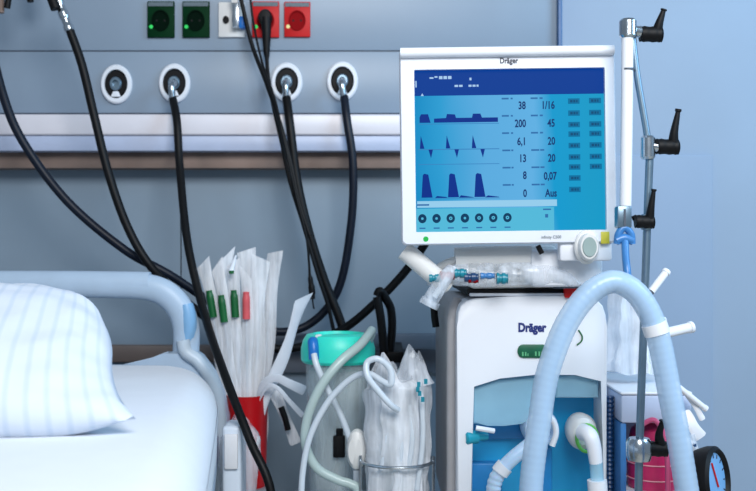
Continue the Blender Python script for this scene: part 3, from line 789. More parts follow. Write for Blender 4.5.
# translucent cover in upper left of the bay
dm = B(); rings = []
poly = [(474, 388), (500, 381), (537, 377)] + [(537, 421), (522, 425), (505, 427), (488, 427), (474, 425)]
prism(dm, [V(*p) for p in poly], Y0 + 0.012, Y0 + 0.055, 0.004, 3)
obj('valve_cover', dm, M['dome'], vent)
dm = B(); poly = [(557, 377), (575, 376.5), (600, 380), (600, 399), (557, 399)]
prism(dm, [V(*p) for p in poly], Y0 + 0.012, Y0 + 0.055, 0.004, 3)
obj('valve_cover', dm, M['dome'], vent)
# teal side knob
kb = P(478, 434, Y0 - 0.005)
obj('teal_knob', lathe(B(), [(0.008, 0), (0.0085, 0.02), (0.013, 0.022), (0.0135, 0.045), (0.010, 0.048), (0, 0.048)], P(487, 436, Y0 + 0.02), (-1, -0.35, -0.02), seg=22), M['knobt'], vent)
obj('white_lever', tube(B(), [P(476, 428, Y0 - .005), P(485, 429.5, Y0 - .005), P(494, 431, Y0)], 0.0052, 10), M['white'], vent)
# ports
pc = P(538, 428, Y0 + 0.02)
obj('inspiratory_port', lathe(B(), [(0.030, 0), (0.034, 0.02), (0.037, 0.045), (0.033, 0.060), (0.025, 0.064), (0.022, 0.055), (0, 0.05)], pc + Vector((0, 0.05, 0)), (0.1, -1, 0), seg=32), M['hose'], vent)
bm = tube(B(), [P(540, 410, Y0 - .008), P(552, 419, Y0 - .01), P(556, 432, Y0 - .01), P(552, 446, Y0 - .01)], 0.006, 12)
obj('port_latch', bm, M['white'], vent)
pc = P(581, 434, Y0 + 0.03)
obj('expiratory_port', lathe(B(), [(0.026, 0), (0.034, 0.02), (0.036, 0.045), (0.030, 0.064), (0.022, 0.07), (0, 0.07)], pc + Vector((0, 0.04, 0.006)), (0.0, -1, 0), seg=32, sx=0.85), M['white2'], vent)
obj('port_ring', tube(B(), [Vector((pc.x + 0.005 + 0.020 * math.cos(a), pc.y - 0.034, pc.z - 0.002 + 0.026 * math.sin(a))) for a in [2 * math.pi * j / 20 for j in range(20)]], 0.0035, 10, closed=True, n=3), M['ringg'], vent)
# lettering and badge
obj('brand_lettering', text_bm('Dräger', 0.0165, P(532, 331.5, Y0 - 0.0006), bold=0.0011, sx=0.80), M['logo'], vent)
def capsule(x0, x1, y0, y1, Yf, th, bev=0):
    a = P(x0, y1, Yf); b = P(x1, y0, Yf); r = (b.z - a.z) / 2; zc = (a.z + b.z) / 2; pts = []
    r2 = r * 0.85
    for s in range(9): an = -math.pi / 2 + math.pi * s / 8; pts.append((b.x - r2 + r2 * math.cos(an), zc + r * math.sin(an)))
    for s in range(9): an = math.pi / 2 + math.pi * s / 8; pts.append((a.x + r2 + r2 * math.cos(an), zc + r * math.sin(an)))
    return prism(B(), pts, Yf, Yf + th, bev)
bd = obj('green_badge', capsule(517.5, 548.5, 344.5, 358, Y0 - 0.003, 0.005, 0.001), M['badge'], vent)
bm = B()
for x_, w_, h_ in [(522, 1.6, 4), (525, 1.4, 4), (527.5, 1, 2.5), (535, 1.6, 4.5), (538.5, 1.6, 4.5), (541.5, 1.2, 4)]: pbox(bm, x_, x_ + w_, 356 - h_, 356, Y0 - 0.0038, Y0 - 0.003)
obj('badge_mark', bm, M['badget'], bd)
bm = tube(B(), [P(578.5, 330, Y0 - .001), P(582, 336, Y0 - .001), P(581.5, 341, Y0 - .001), P(577, 345, Y0 - .001)], 0.0016, 8)
obj('leaf_mark', bm, M['capg'], vent)
# top tray and neck
zt0 = P(0, 295, Y0).z
obj('top_tray', box(B(), P(468, 0, Y0).x, P(600, 0, Y0).x, Y0 + 0.02, 2.36, zt0 - 0.002, zt0 + 0.012, 0.003), M['blackp'], vent)
obj('tray_plate', box(B(), P(470, 0, Y0).x, P(583, 0, Y0).x, Y0 + 0.004, Y0 + 0.02, zt0 - 0.003, zt0 + 0.003, 0.002), M['bezel'], vent)
obj('red_tab', pbox(B(), 565, 578.5, 288.5, 298, Y0 - 0.008, Y0 + 0.012, 0.002), M['red'], vent)
# column and castors below the picture
obj('cart_column', box(B(), xl + .05, xr_ - .05, Y0 + .15, yb - .1, 0.14, zb_ + .01, 0.01), M['beige'], vent)
obj('cart_base', box(B(), xl - .04, xr_ + .04, Y0 + .0, yb + .04, 0.09, 0.14, 0.015), M['beige'], vent)
for x_ in (xl - .0, xr_ + .0):
    for y_ in (Y0 + .05, yb):
        obj('castor', lathe(B(), [(0.02, -0.015), (0.046, -0.012), (0.046, 0.012), (0.02, 0.015)], (x_, y_, 0.047), (1, 0, 0), seg=20), M['darkgrey'], vent)
# left lifting handle / arm of the ventilator

# ------------------------------------------------------------------ monitor
YM = 1.86
mo = thing('ventilator_monitor', P(509, 262, YM), 'white-framed touchscreen monitor showing blue ventilation curves, mounted above the ventilator', 'monitor')
k = YM / F
def MB(x0, x1, y0, y1, ya, yb_, bev=0.0, seg=2): return pbox(B(), x0, x1, y0, y1, ya, yb_, bev, seg)
def mbox(bm, x0, x1, y0, y1, ya, yb_, bev=0.0):  # pixel extents taken at the screen plane
    a = P(x0, y1, YM); b = P(x1, y0, YM); return box(bm, a.x, b.x, ya, yb_, a.z, b.z, bev)
# bezel as ring
def rr_poly(x0, x1, y0, y1, r, n=5):
    a = P(x0, y1, YM); b = P(x1, y0, YM); r = r * k; pts = []
    for cx, cz, s in ((b.x - r, b.z - r, 0), (a.x + r, b.z - r, 1), (a.x + r, a.z + r, 2), (b.x - r, a.z + r, 3)):
        for j in range(n + 1):
            an = s * math.pi / 2 + j / n * math.pi / 2; pts.append((cx + r * math.cos(an), cz + r * math.sin(an)))
    return pts
O = rr_poly(402, 617, 47, 244, 5); I = rr_poly(416.5, 606.5, 69, 231, 1)
bm = B(); yf = YM - 0.006; yk = YM + 0.012
n = len(O)
of = [bm.verts.new((x, yf, z)) for x, z in O]; inf = [bm.verts.new((x, yf, z)) for x, z in I]
o1 = [bm.verts.new((x + (0.003 if x < P(509, 0, YM).x else -0.003) * 0 , yf + 0.004, z)) for x, z in O]
ob = [bm.verts.new((x, YM + 0.035, z)) for x, z in O]; inb = [bm.verts.new((x, yk, z)) for x, z in I]
cx_, cz_ = P(509, 146, YM).x, P(509, 146, YM).z
for v in of: v.co.x = cx_ + (v.co.x - cx_) * 0.988; v.co.z = cz_ + (v.co.z - cz_) * 0.986
for i in range(n):
    j = (i + 1) % n
    bm.faces.new((of[i], of[j], inf[j], inf[i])); bm.faces.new((of[i], o1[i], o1[j], of[j])); bm.faces.new((o1[i], ob[i], ob[j], o1[j])); bm.faces.new((inf[i], inf[j], inb[j], inb[i]))
bm.faces.new(ob); bm.faces.new(inb)
obj('bezel', bm, M['bezel'], mo)
obj('rear_cover', mbox(B(), 420, 598, 58, 236, YM + 0.03, YM + 0.065, 0.012), M['white2'], mo)
bm = tube(B(), [P(403, 51.5, YM - 0.010), P(509, 51.5, YM - 0.010), P(616.5, 51.5, YM - 0.010)], 5.0 * k, 16, n=2)
obj('top_lip', bm, M['white'], mo)
# screen
ms = bpy.data.materials.new('screen_light'); ms.use_nodes = True
nt = ms.node_tree; b_ = nt.nodes['Principled BSDF']; b_.inputs['Base Color'].default_value = (0, 0, 0, 1); b_.inputs['Roughness'].default_value = 0.5; b_.inputs['Specular IOR Level'].default_value = 0.05
tc = nt.nodes.new('ShaderNodeTexCoord'); sp = nt.nodes.new('ShaderNodeSeparateXYZ'); nt.links.new(tc.outputs['Object'], sp.inputs[0])
nz = nt.nodes.new('ShaderNodeTexNoise'); nz.inputs['Scale'].default_value = 7; nt.links.new(tc.outputs['Object'], nz.inputs['Vector'])
mr = nt.nodes.new('ShaderNodeMapRange'); mr.inputs['From Min'].default_value = -0.18; mr.inputs['From Max'].default_value = 0.18; nt.links.new(sp.outputs['X'], mr.inputs['Value'])
ad = nt.nodes.new('ShaderNodeMath'); ad.operation = 'MULTIPLY_ADD'; nt.links.new(nz.outputs['Fac'], ad.inputs[0]); ad.inputs[1].default_value = 0.16; nt.links.new(mr.outputs[0], ad.inputs[2])
cr = nt.nodes.new('ShaderNodeValToRGB')
els = cr.color_ramp.elements
els[0].position = 0.06; els[0].color = L((8, 140, 200)); els[1].position = 1.0; els[1].color = L((24, 158, 205))
for p_, c_ in ((0.25, (45, 160, 215)), (0.45, (92, 175, 228)), (0.72, (98, 180, 232)), (0.83, (20, 158, 212))):
    e = els.new(p_); e.color = L(c_)
nt.links.new(ad.outputs[0], cr.inputs[0]); nt.links.new(cr.outputs[0], b_.inputs['Emission Color']); b_.inputs['Emission Strength'].default_value = 0.95
scr = obj('screen', mbox(B(), 416, 607, 68.5, 231.5, YM + 0.004, YM + 0.011), ms, mo, smooth=0)
def em(name, rgb): return mat(name, rgb, 0.5, emit=rgb)
E = dict(navy=em('screen_navy', (8, 62, 150)), dk=em('screen_dark', (14, 40, 120)), txt=em('screen_text', (24, 52, 110)), pale=em('screen_pale', (150, 205, 236)),
         btn=em('screen_button', (10, 112, 160)), btnt=em('screen_button_text', (16, 78, 120)), lt=em('screen_light_text', (170, 205, 240)), line=em('screen_line', (60, 130, 190)),
         lab=em('screen_label', (50, 110, 170)), icon=em('screen_icon', (14, 60, 96)), wave=em('screen_wave', (10, 50, 140)), low=em('screen_low', (84, 185, 218)))
SY = YM + 0.0032
def scr_box(name, rects, m, par=scr, th=0.0008, off=0.0):
    bm = B()
    for x0, x1, y0, y1 in rects: mbox(bm, x0, x1, y0, y1, SY - off, SY + th)
    return obj(name, bm, m, par, smooth=0)
scr_box('header_bar', [(416.5, 606.5, 69, 94.5)], E['navy'])
scr_box('axis_line', [(420, 501, 148, 148.8), (420, 501, 122.6, 123.2), (420, 501, 163, 163.6), (420, 501, 197.5, 198)], E['line'])
scr_box('message_bar', [(418, 558, 200, 206.5)], E['pale'], off=0.0002)
scr_box('button_bar', [(417, 555, 207.5, 231)], E['low'])
# waveforms
def scr_poly(name, polys, m, off=0.0004):
    bm = B()
    for pl in polys: prism(bm, [(P(x, y, YM).x, P(x, y, YM).z) for x, y in pl], SY - off, SY + 0.0004)
    return obj(name, bm, m, scr, smooth=0)
scr_poly('pressure_curve', [[(421.5, 121.5), (421.5, 116), (423, 113), (430, 113), (432.5, 121.5)], [(436, 121.5), (436, 117.5), (448, 117), (449, 113), (457, 113.5), (458, 117), (474, 117), (475, 113), (482.5, 113), (484, 117), (500, 117), (500, 121.5)]], E['wave'])
fl = []
for x in (423.5, 449.5, 475.5):
    fl.append([(x - 2, 147.5), (x - 1, 134.5), (x + 2.5, 147.5)]); fl.append([(x + 6.5, 148.5), (x + 11, 148.5), (x + 9, 157)])
scr_poly('flow_curve', fl, E['wave'])
vo = []
for x in (422.5, 449, 475.5): vo.append([(x, 196.5), (x + 1.5, 174), (x + 3, 172.5), (x + 7, 173.5), (x + 11, 196.5)])
vo += [[(436, 197), (438, 195), (447, 196), (449, 197)], [(460, 197), (462, 194.5), (474, 196.5), (475, 197)], [(486, 197), (489, 195), (500, 196.5), (500, 197)]]
scr_poly('volume_curve', vo, E['wave'])
def scr_text(name, items, m, off=0.0008):
    for s, x, y, h, al in items:
        o = obj(name, text_bm(s, h * k, P(x, y, YM) + Vector((0, SY - YM - off, 0)), bold=0.0005, align=al, depth=0.0004, sx=0.70), m, scr, smooth=0)
    return o
scr_text('value_readout', [('38', 528, 109, 7.5, 'RIGHT'), ('200', 528, 127, 7.5, 'RIGHT'), ('6,1', 528, 145, 7.5, 'RIGHT'), ('13', 528, 162, 7.5, 'RIGHT'), ('8', 528, 179, 7.5, 'RIGHT'), ('0', 528, 197, 7.5, 'RIGHT'),
    ('1/16', 557, 109, 7.5, 'RIGHT'), ('45', 557, 127, 7.5, 'RIGHT'), ('20', 557, 145, 7.5, 'RIGHT'), ('20', 557, 162, 7.5, 'RIGHT'), ('0,07', 558, 180, 7.5, 'RIGHT'), ('Aus', 558, 197, 7.5, 'RIGHT')], E['txt'])
lbm = []
for i in range(6):
    y = 97.5 + i * 17.3
    for x0, x1 in ((504, 511), (513, 515), (533, 540), (542, 545)):
        lbm.append((x0, x1 + (1 if i > 2 and x0 != 513 else 0), y, y + 1.6))
lbm += [(418, 430, 203, 204.6), (544, 552, 209, 210.5), (546, 549, 214.5, 218)]
for q in range(0, 24, 2): scr_box('small_caption', lbm[q:q + 2], E['lab'], off=0.0006)
for q in lbm[24:]: scr_box('small_caption', [q], E['lab'], off=0.0006)
rows = [99, 111, 122.5, 132, 143.5, 155, 165, 176, 187.5]
rc = []
for i, y in enumerate(rows):
    rc.append((570.5, 582, y, y + 5.4))
    if i < 7: rc.append((591.5, 603.5, y - .3, y + 5.1))
for q in rc: scr_box('menu_button', [q], E['btn'], off=0.0002)
tx = []
for x0, x1, y0, y1 in rc: tx += [(x0 + 2, x0 + 4.4, y0 + 1.6, y1 - 1.4), (x0 + 5.2, x0 + 7.2, y0 + 1.6, y1 - 1.4), (x0 + 8, x0 + 9.4, y0 + 1.6, y1 - 1.4)]
for q in range(0, len(tx), 3): scr_box('button_text', tx[q:q + 3], E['btnt'], off=0.0006)
HT = [(432, 436, 76, 77.5), (437, 440, 75, 76.5), (441.5, 445, 75, 78), (446, 449.5, 75, 78), (450.5, 454, 75, 78), (472, 474, 77, 79.5), (457, 460.5, 84, 86), (461.5, 465, 84, 86), (471, 474, 84, 86), (475, 478, 84, 86), (479, 481, 84, 86), (417.8, 419, 79.5, 86)]
for q0, q1 in ((0, 5), (5, 6), (6, 8), (8, 11), (11, 12)): scr_box('header_text', HT[q0:q1], E['lt'], off=0.0006)
scr_poly('tab_marker', [[(423, 94.6), (426, 94.6), (424.5, 92)]], E['lt'], off=0.0006)
ibm = B(); icm = B()
for i in range(7):
    cc = P(423 + i * 14.2, 217.5, YM); cc.y = SY
    lathe(ibm, [(4.6 * k, 0), (4.6 * k, 0.0006), (0, 0.0006)], cc, (0, -1, 0), seg=22, sx=0.92)
    if i in (0, 1, 3): lathe(icm, [(1.5 * k, 0), (1.3 * k, 0.0010), (0, 0.0010)], cc, (0, -1, 0), seg=6)
    else: lathe(icm, [(1.8 * k, 0.0008), (1.8 * k, 0.0011), (0.7 * k, 0.0011), (0.7 * k, 0.0008)], cc, (0, -1, 0), seg=10, closed=True)
obj('round_icon', ibm, E['icon'], scr); obj('icon_glyph', icm, E['low'], scr)
scr_box('icon_caption', [(420 + i * 14.2, 426 + i * 14.2, 226.5, 227.8) for i in range(7)], E['lab'], off=0.0006)
# bezel details
obj('brand_lettering', text_bm('Dräger', 5.4 * k, P(511, 63.8, YM) + Vector((0, -0.0066, 0)), bold=0.0004, sx=0.82), M['logod'], mo)
obj('model_marks', text_bm('infinity C500', 3.0 * k, P(551, 239, YM) + Vector((0, -0.0066, 0)), bold=0.0, sx=0.9), M['label'], mo)
obj('power_lamp', lathe(B(), [(2.7 * k, 0), (2.5 * k, 0.001), (0, 0.0014)], P(426, 238, YM) + Vector((0, -0.006, 0)), (0, -1, 0), seg=18), mat('lamp_green_dim', (50, 190, 90), emit=(50, 190, 90)), mo)
kc = P(585.5, 248, YM) + Vector((0, -0.006, 0))
kn = obj('rotary_knob', lathe(B(), [(17 * k, 0), (17 * k, 0.008), (15 * k, 0.011), (13.5 * k, 0.011), (13 * k, 0.028), (11.5 * k, 0.031), (0, 0.0315)], kc, (0, -1, 0), seg=36, sx=0.72), M['white2'], mo)
obj('knob_face', lathe(B(), [(9.8 * k, 0.0316), (9.2 * k, 0.034), (0, 0.0335)], kc, (0, -1, 0), seg=30, sx=0.72), M['knobgrey'], kn)
obj('yellow_sticker', mbox(B(), 600.5, 609, 233, 245, YM - 0.0075, YM - 0.003, 0.001), M['yellow'], mo)
obj('bottom_lug', mbox(B(), 560, 613, 240, 262, YM + .002, YM + 0.03, 0.006), M['white'], mo)
# neck: horizontal cylinder block + bracket
obj('hinge_barrel', tube(B(), [P(455, 259, 1.93), P(492, 258.5, 1.93), P(531, 258, 1.93)], 0.0235, 24, n=2), M['white2'], mo)
obj('hinge_plate', box(B(), P(528, 0, 1.93).x, P(600, 0, 1.93).x, 1.90, 1.97, P(0, 287, 1.93).z, P(0, 250, 1.93).z, 0.012), M['white'], mo)
obj('side_strut', tube(B(), [P(432, 274, 1.95), P(444, 265, 1.94), P(460, 259, 1.93)], 0.010, 14), M['white2'], mo)
obj('neck', box(B(), P(470, 0, 1.93).x, P(560, 0, 1.93).x, 1.955, 2.04, zt0 + 0.0125, P(0, 246, 1.93).z, 0.01), M['white2'], mo)
obj('side_handle', tube(B(), [P(404, 249, 1.90), P(409, 253, 1.90), P(424, 266, 1.905), P(438, 278, 1.91), P(446, 284, 1.92)], lambda q, i: 0.0182, 20), M['white2'], mo)
obj('black_pin', tube(B(), [P(538, 246, 1.875), P(542, 254, 1.875)], 0.005, 10), M['blackp'], mo)
mo.rotation_euler = (0, math.radians(-0.75), 0)

# plastic-wrapped connector pack lying on the tray
t = thing('wrapped_connector_pack', P(500, 290, 1.93), 'clear pack of red, blue and teal connectors lying under the monitor', 'connector pack')
bm = B(); rings = []
zp = zt0 + 0.013
for i in range(40):
    q = i / 39; x = P(428 + 152 * q, 0, 1.93).x
    hh = 0.021 * (1 - abs(2 * q - 1) ** 5) + 0.002
    rings.append([Vector((x, 1.918 + 0.026 * math.cos(a) * (1 - abs(2 * q - 1) ** 7 * .4), zp + 0.006 + hh + hh * math.sin(a))) for a in [2 * math.pi * j / 20 for j in range(20)]])
sheet_tube(bm, rings); crumple(bm, 0.005, 38, 8.0)
obj('film_sleeve', bm, M['film'], t, smooth=25)
zq = zp + 0.022
def conn(x0, x1, dz, r, m, nm):
    a = P(x0, 0, 1.90).x; b = P(x1, 0, 1.90).x
    obj(nm, tube(B(), [(a, 1.893, zq + dz), ((a + b) / 2, 1.893, zq + dz), (b, 1.893, zq + dz)], lambda q, i: r * (1 if i % 8 < 5 else 0.8), 12, n=8), m, t)
conn(429, 441, 0.000, 0.008, M['tealp'], 'teal_connector'); conn(440, 454, 0.004, 0.0085, M['redd'], 'red_connector'); conn(454, 466, 0.009, 0.009, M['tealp'], 'teal_connector')
conn(464, 478, 0.001, 0.009, M['coil'], 'blue_connector'); conn(480, 494, 0.004, 0.006, M['clip'], 'blue_connector'); conn(496, 507, -0.001, 0.011, M['tealp'], 'teal_connector'); conn(468, 478, -0.004, 0.006, M['redd'], 'red_connector')
# loose clear connectors hanging at the corner
t = thing('clear_connector', P(440, 300, 1.92), 'clear plastic connector dangling at the ventilator corner under the white handle', 'connector')
obj('elbow', tube(B(), [P(452, 270, 1.90), P(446, 277, 1.89), P(437, 290, 1.89), P(429, 303, 1.89)], lambda q, i: 0.013 + 0.003 * q, 16, n=8), M['film'], t)
obj('flange', tube(B(), [P(431, 300, 1.89), P(428, 306, 1.89)], 0.019, 16, smooth=False), M['film'], t)
obj('core_tube', tube(B(), [P(455, 268, 1.90), P(446, 280, 1.89), P(434, 297, 1.89)], 0.006, 10), M['tubew'], t)
t = thing('side_latch', P(437, 318, 2.1), 'small black latch on the ventilator side below the handle', 'latch')
obj('latch_body', tube(B(), [P(434, 307, 2.15), P(434.5, 316, 2.15), P(436, 327, 2.15)], 0.008, 10), M['blackp'], t)

# ------------------------------------------------------------------ humidifier unit right of the ventilator
YU = 1.93
xh0, xh1 = P(621, 0, YU).x, P(692, 0, YU).x
zh = P(0, 395, YU).z
hu = thing('humidifier', ((xh0 + xh1) / 2, 2.05, 0), 'white boxy humidifier with pink water chamber behind the steel pole', 'humidifier')
obj('top_housing', box(B(), xh0, xh1, YU, 2.22, zh - 0.055, zh, 0.006), M['lilac'], hu)
obj('top_plate', box(B(), xh0 - .001, xh1 + .001, YU - .001, 2.221, zh, zh + 0.006, 0.003), M['white'], hu)
obj('side_wall', box(B(), xh0, xh0 + 0.012, YU + .005, 2.22, 0.60, zh - 0.055, 0.003), M['sheetside'], hu)
obj('back_wall', box(B(), xh0, xh1, 2.10, 2.22, 0.60, zh - 0.055, 0.003), M['lilac'], hu)
cc = P(655, 0, 1.99)
obj('water_chamber', lathe(B(), [(0.0, 0), (0.050, 0), (0.052, 0.01), (0.052, 0.085), (0.044, 0.115), (0.03, 0.125), (0, 0.127)], (cc.x, 2.0, P(0, 487, 1.99).z), seg=34), M['pinkc'], hu)
bm = B()
for q in (0.02, 0.05, 0.08): 
    zz = P(0, 487, 1.99).z + q
    tube(bm, [Vector((cc.x + .0525 * math.cos(a), 2.0 + .0525 * math.sin(a), zz)) for a in [2 * math.pi * j / 20 for j in range(20)]], 0.0014, 6, closed=True, n=2)
obj('fill_line', bm, M['pink'], hu)
obj('heater_plate', box(B(), xh0 + 0.002, xh1, YU - 0.012, 2.12, 0.62, P(0, 487, 1.99).z - .001, 0.008), M['white'], hu)
obj('pedestal', box(B(), xh0 + .02, xh1 - .01, 1.98, 2.15, 0.0, 0.621, 0.006), M['grey'], hu)
obj('chamber_neck', lathe(B(), [(0.014, 0), (0.014, 0.04), (0.01, 0.045)], (cc.x - .012, 2.0, P(0, 487, 1.99).z + 0.120), seg=18), M['pinkc'], hu)
# pink tube next to chamber
tag(obj('pink_tube', tube(B(), [P(643, 424, 1.915), P(654, 420, 1.91), P(663, 432, 1.905), P(667, 455, 1.90), P(668, 500, 1.90), P(668, 560, 1.9)], 0.005, 10), mat('pink_tube_plastic', (190, 80, 120), 0.3, var=0.05)), 'thin pink tube arching in front of the pink water chamber', 'tube')
# dark blue corrugated hose between ventilator and humidifier
def corr(amp, base): return lambda q, i: base + amp * math.sin(i * 1.55)
pp = resample(catmull([P(609.8, 396, 1.985), P(609.6, 425, 1.985), P(609.4, 455, 1.985), P(609.6, 490, 1.985), P(609.8, 560, 1.985)], 14), 0.0022)
tag(obj('corrugated_hose', tube(B(), pp, corr(0.0012, 0.0076), 14, smooth=False), M['coil']), 'dark blue corrugated hose squeezed between ventilator and humidifier', 'hose')

# pressure gauge
gc = P(715, 481, 1.86)
t = thing('pressure_gauge', (gc.x, 1.86, gc.z - 0.08), 'round black-rimmed pressure gauge with blue dial at the lower corner', 'gauge')
ax = Vector((0.80, -0.60, 0.12)).normalized()
obj('gauge_case', lathe(B(), [(0.045, -0.035), (0.058, -0.03), (0.064, -0.01), (0.064, 0.004), (0.058, 0.010), (0.054, 0.006), (0.052, 0.0), (0, 0.0)], gc, ax, seg=40), M['blackp'], t)
obj('dial', lathe(B(), [(0.052, 0.0002), (0.052, 0.0015), (0, 0.0015)], gc, ax, seg=36), M['dial'], t)
u = ax.cross(Vector((0, 0, 1))).normalized(); w_ = u.cross(ax)
obj('needle', tube(B(), [gc + ax * .003 - w_ * .012 - u * .006, gc + ax * .003 + w_ * .035 + u * .014], 0.0018, 8, smooth=False), M['red'], t)
bm = B()
for j in range(11):
    a = math.radians(-120 + 24 * j) ; d1 = w_ * math.cos(a) + u * math.sin(a)
    tube(bm, [gc + ax * .002 + d1 * .042, gc + ax * .002 + d1 * .049], 0.0011, 6, smooth=False)
obj('scale_mark', bm, M['logod'], t)
obj('gauge_stem', tube(B(), [gc - ax * .02 - w_ * .05, gc - ax * .02 - w_ * .12], 0.014, 14, smooth=False), M['blackp'], t)
q = gc - ax * .02 - w_ * .12
obj('inflation_bulb', lathe(B(), [(0.005, 0.0), (0.02, -0.015), (0.027, -0.045), (0.02, -0.075), (0, -0.085)], q, w_, seg=22), M['blackp'], t)
t = thing('gauge_stand', (gc.x, 1.9, 0), 'grey post under the pressure gauge', 'stand')
q2 = q - w_ * 0.085
obj('post', tube(B(), [(q2.x, q2.y, q2.z - .002), (q2.x, q2.y, 0.02)], 0.012, 12, smooth=False), M['grey'], t)
obj('foot', lathe(B(), [(0.06, 0), (0.06, 0.012), (0.02, 0.022)], (q2.x, q2.y, 0), seg=24), M['grey'], t)
tag(obj('red_hose', tube(B(), [P(688, 462, 1.91), P(696, 470, 1.91), P(699, 484, 1.91), P(700, 520, 1.91), P(700, 600, 1.91)], 0.011, 12), M['redd']), 'dark red hose behind the black pressure gauge', 'hose')

# white tubes and packs sticking out behind the breathing hose
def stick(name, label, a, b, r, m, Y, cat='tube', cap=None):
    pa, pb = P(*a, Y), P(*b, Y + 0.02)
    t = thing(name, pa, label, cat)
    obj('barrel', tube(B(), [pa, pa.lerp(pb, .5), pb], r, 14, n=4), m, t)
    d = (pb - pa).normalized()
    obj('flange', tube(B(), [pb - d * .006, pb], r * 1.18, 14, smooth=False), m, t)
    if cap: obj('tip', tube(B(), [pa - d * 0.014, pa + d * .001], r * 0.8, 12, smooth=False), cap, t)
stick('plastic_syringe', 'white plastic stick slanting up behind the top of the breathing hose', (651, 292), (667, 271), 0.0068, M['white'], 1.80, cap=M['darkgrey'])
stick('plastic_syringe', 'white plastic stick pointing sideways right of the breathing hose', (662, 334), (692, 327), 0.0092, M['white'], 1.80)
stick('plastic_syringe', 'short clear plastic stub just above the sideways white stick', (658, 332), (663, 319), 0.0062, M['tubew'], 1.80)
stick('plastic_syringe', 'thin white stick slanting down beside the humidifier with dark tip band', (675, 384), (706, 409), 0.0055, M['white'], 1.88)
ribbon('paper_strip', [(686, 392, 1.90), (694, 404, 1.90), (703, 420, 1.90)], 0.011, M['white'], 'slim white strip hanging between thin stick and wide strip', 'strip', wdir=(1, 0, 0.4))
ribbon('paper_strip', [(683, 412, 1.91), (692, 425, 1.90), (701, 438, 1.90)], 0.024, M['white'], 'wide white strip hanging above the pressure gauge', 'strip', wdir=(1, 0, 0.5))
t = thing('clear_connector', P(694, 470, 1.89), 'clear connector with dark valve above the black gauge', 'connector')
obj('valve_body', tube(B(), [P(688, 436, 1.90), P(692, 450, 1.89), P(697, 466, 1.89)], 0.013, 14), M['film'], t)
obj('valve_core', tube(B(), [P(693, 444, 1.885), P(695, 452, 1.885)], 0.006, 10), M['coil'], t)
obj('valve_core', tube(B(), [P(696, 458, 1.885), P(698, 464, 1.885)], 0.006, 10), M['coil'], t)

# hanging clear bag between ventilator and pole
bm = B(); rings = []
for i in range(26):
    q = i / 25; z = P(0, 292 + 82 * q, 2.02).z
    cc = P(631 + 3 * q, 0, 2.02).x; hw = (18 + 6 * q + (3 if q > .85 else 0)) * 2.02 / F
    rings.append([Vector((cc + hw * math.cos(a) * (1 + .12 * math.sin(a * 6 + q * 2)), 2.05 + 0.03 * math.sin(a) * (1 + .2 * math.sin(a * 5)), z)) for a in [2 * math.pi * j / 36 for j in range(36)]])
sheet_tube(bm, rings); crumple(bm, 0.008, 26, 11.0)
tag(obj('clear_bag', bm, M['film2'], smooth=30), 'crumpled clear plastic bag standing on the humidifier next to the pole', 'bag')

# ------------------------------------------------------------------ hinged support arm on a steel pole
YP = 1.80
ha = thing('support_arm', (P(645, 0, YP).x, YP, 0), 'hinged circuit support arm of steel rod and white tube with black clamp levers', 'support arm')
px_ = P(645, 0, YP).x
obj('steel_pole', tube(B(), [P(650, 148, YP), P(648, 200, YP), P(645, 290, YP), P(641, 400, YP), P(638.5, 491, YP), Vector((P(636, 0, YP).x, YP, 0.3))], 0.0072, 16, n=5), M['steel'], ha)
obj('floor_stand', lathe(B(), [(0.09, 0), (0.09, 0.015), (0.03, 0.03), (0.014, 0.05), (0.014, 0.31)], (P(636, 0, YP).x, YP, 0), seg=28), M['steel'], ha)
obj('upper_rod', tube(B(), [P(632.5, 36, YP - .003), P(637, 75, YP - .003), P(646, 128, YP - .003), P(649, 150, YP - .003)], 0.0062, 14, n=4), M['steel'], ha)
obj('white_tube', tube(B(), [P(627.5, 34, YP - 0.012), P(627, 100, YP - .012), P(625.5, 206, YP - .012)], 0.0105, 20, n=3), M['white'], ha)
obj('tube_band', tube(B(), [P(628, 68.5, YP - .012), P(628, 70.5, YP - .012)], 0.0115, 18, smooth=False), M['darkgrey'], ha)
bm = lathe(B(), [(0.012, -0.018), (0.0155, -0.014), (0.0155, 0.012), (0.012, 0.016), (0, 0.017)], P(628, 28, YP - .012), (0, 0, 1), seg=22)
tube(bm, [P(628, 30, YP - .01), P(640, 32, YP - .006)], 0.010, 14, smooth=False)
obj('elbow_joint', bm, M['chrome'], ha)
bm = lathe(B(), [(0.010, -0.022), (0.013, -0.018), (0.013, 0.016), (0.010, 0.02), (0, 0.02)], P(648, 147, YP - .002), (0, 0, 1), seg=20)
tube(bm, [P(648, 146, YP - .002), P(659, 147, YP - .004)], 0.009, 14, smooth=False)
obj('elbow_joint', bm, M['chrome'], ha)
bm = lathe(B(), [(0.008, -0.014), (0.0105, -0.01), (0.0105, 0.01), (0.008, 0.014), (0, 0.014)], P(646, 222, YP), (0, 0, 1), seg=18)
obj('pole_clamp', bm, M['steel'], ha)
bm = lathe(B(), [(0.0, -0.022), (0.020, -0.020), (0.023, -0.01), (0.023, 0.012), (0.018, 0.02), (0, 0.022)], P(639, 449, YP - .004), (0, 0, 1), seg=24)
obj('pole_clamp', bm, M['chrome'], ha)
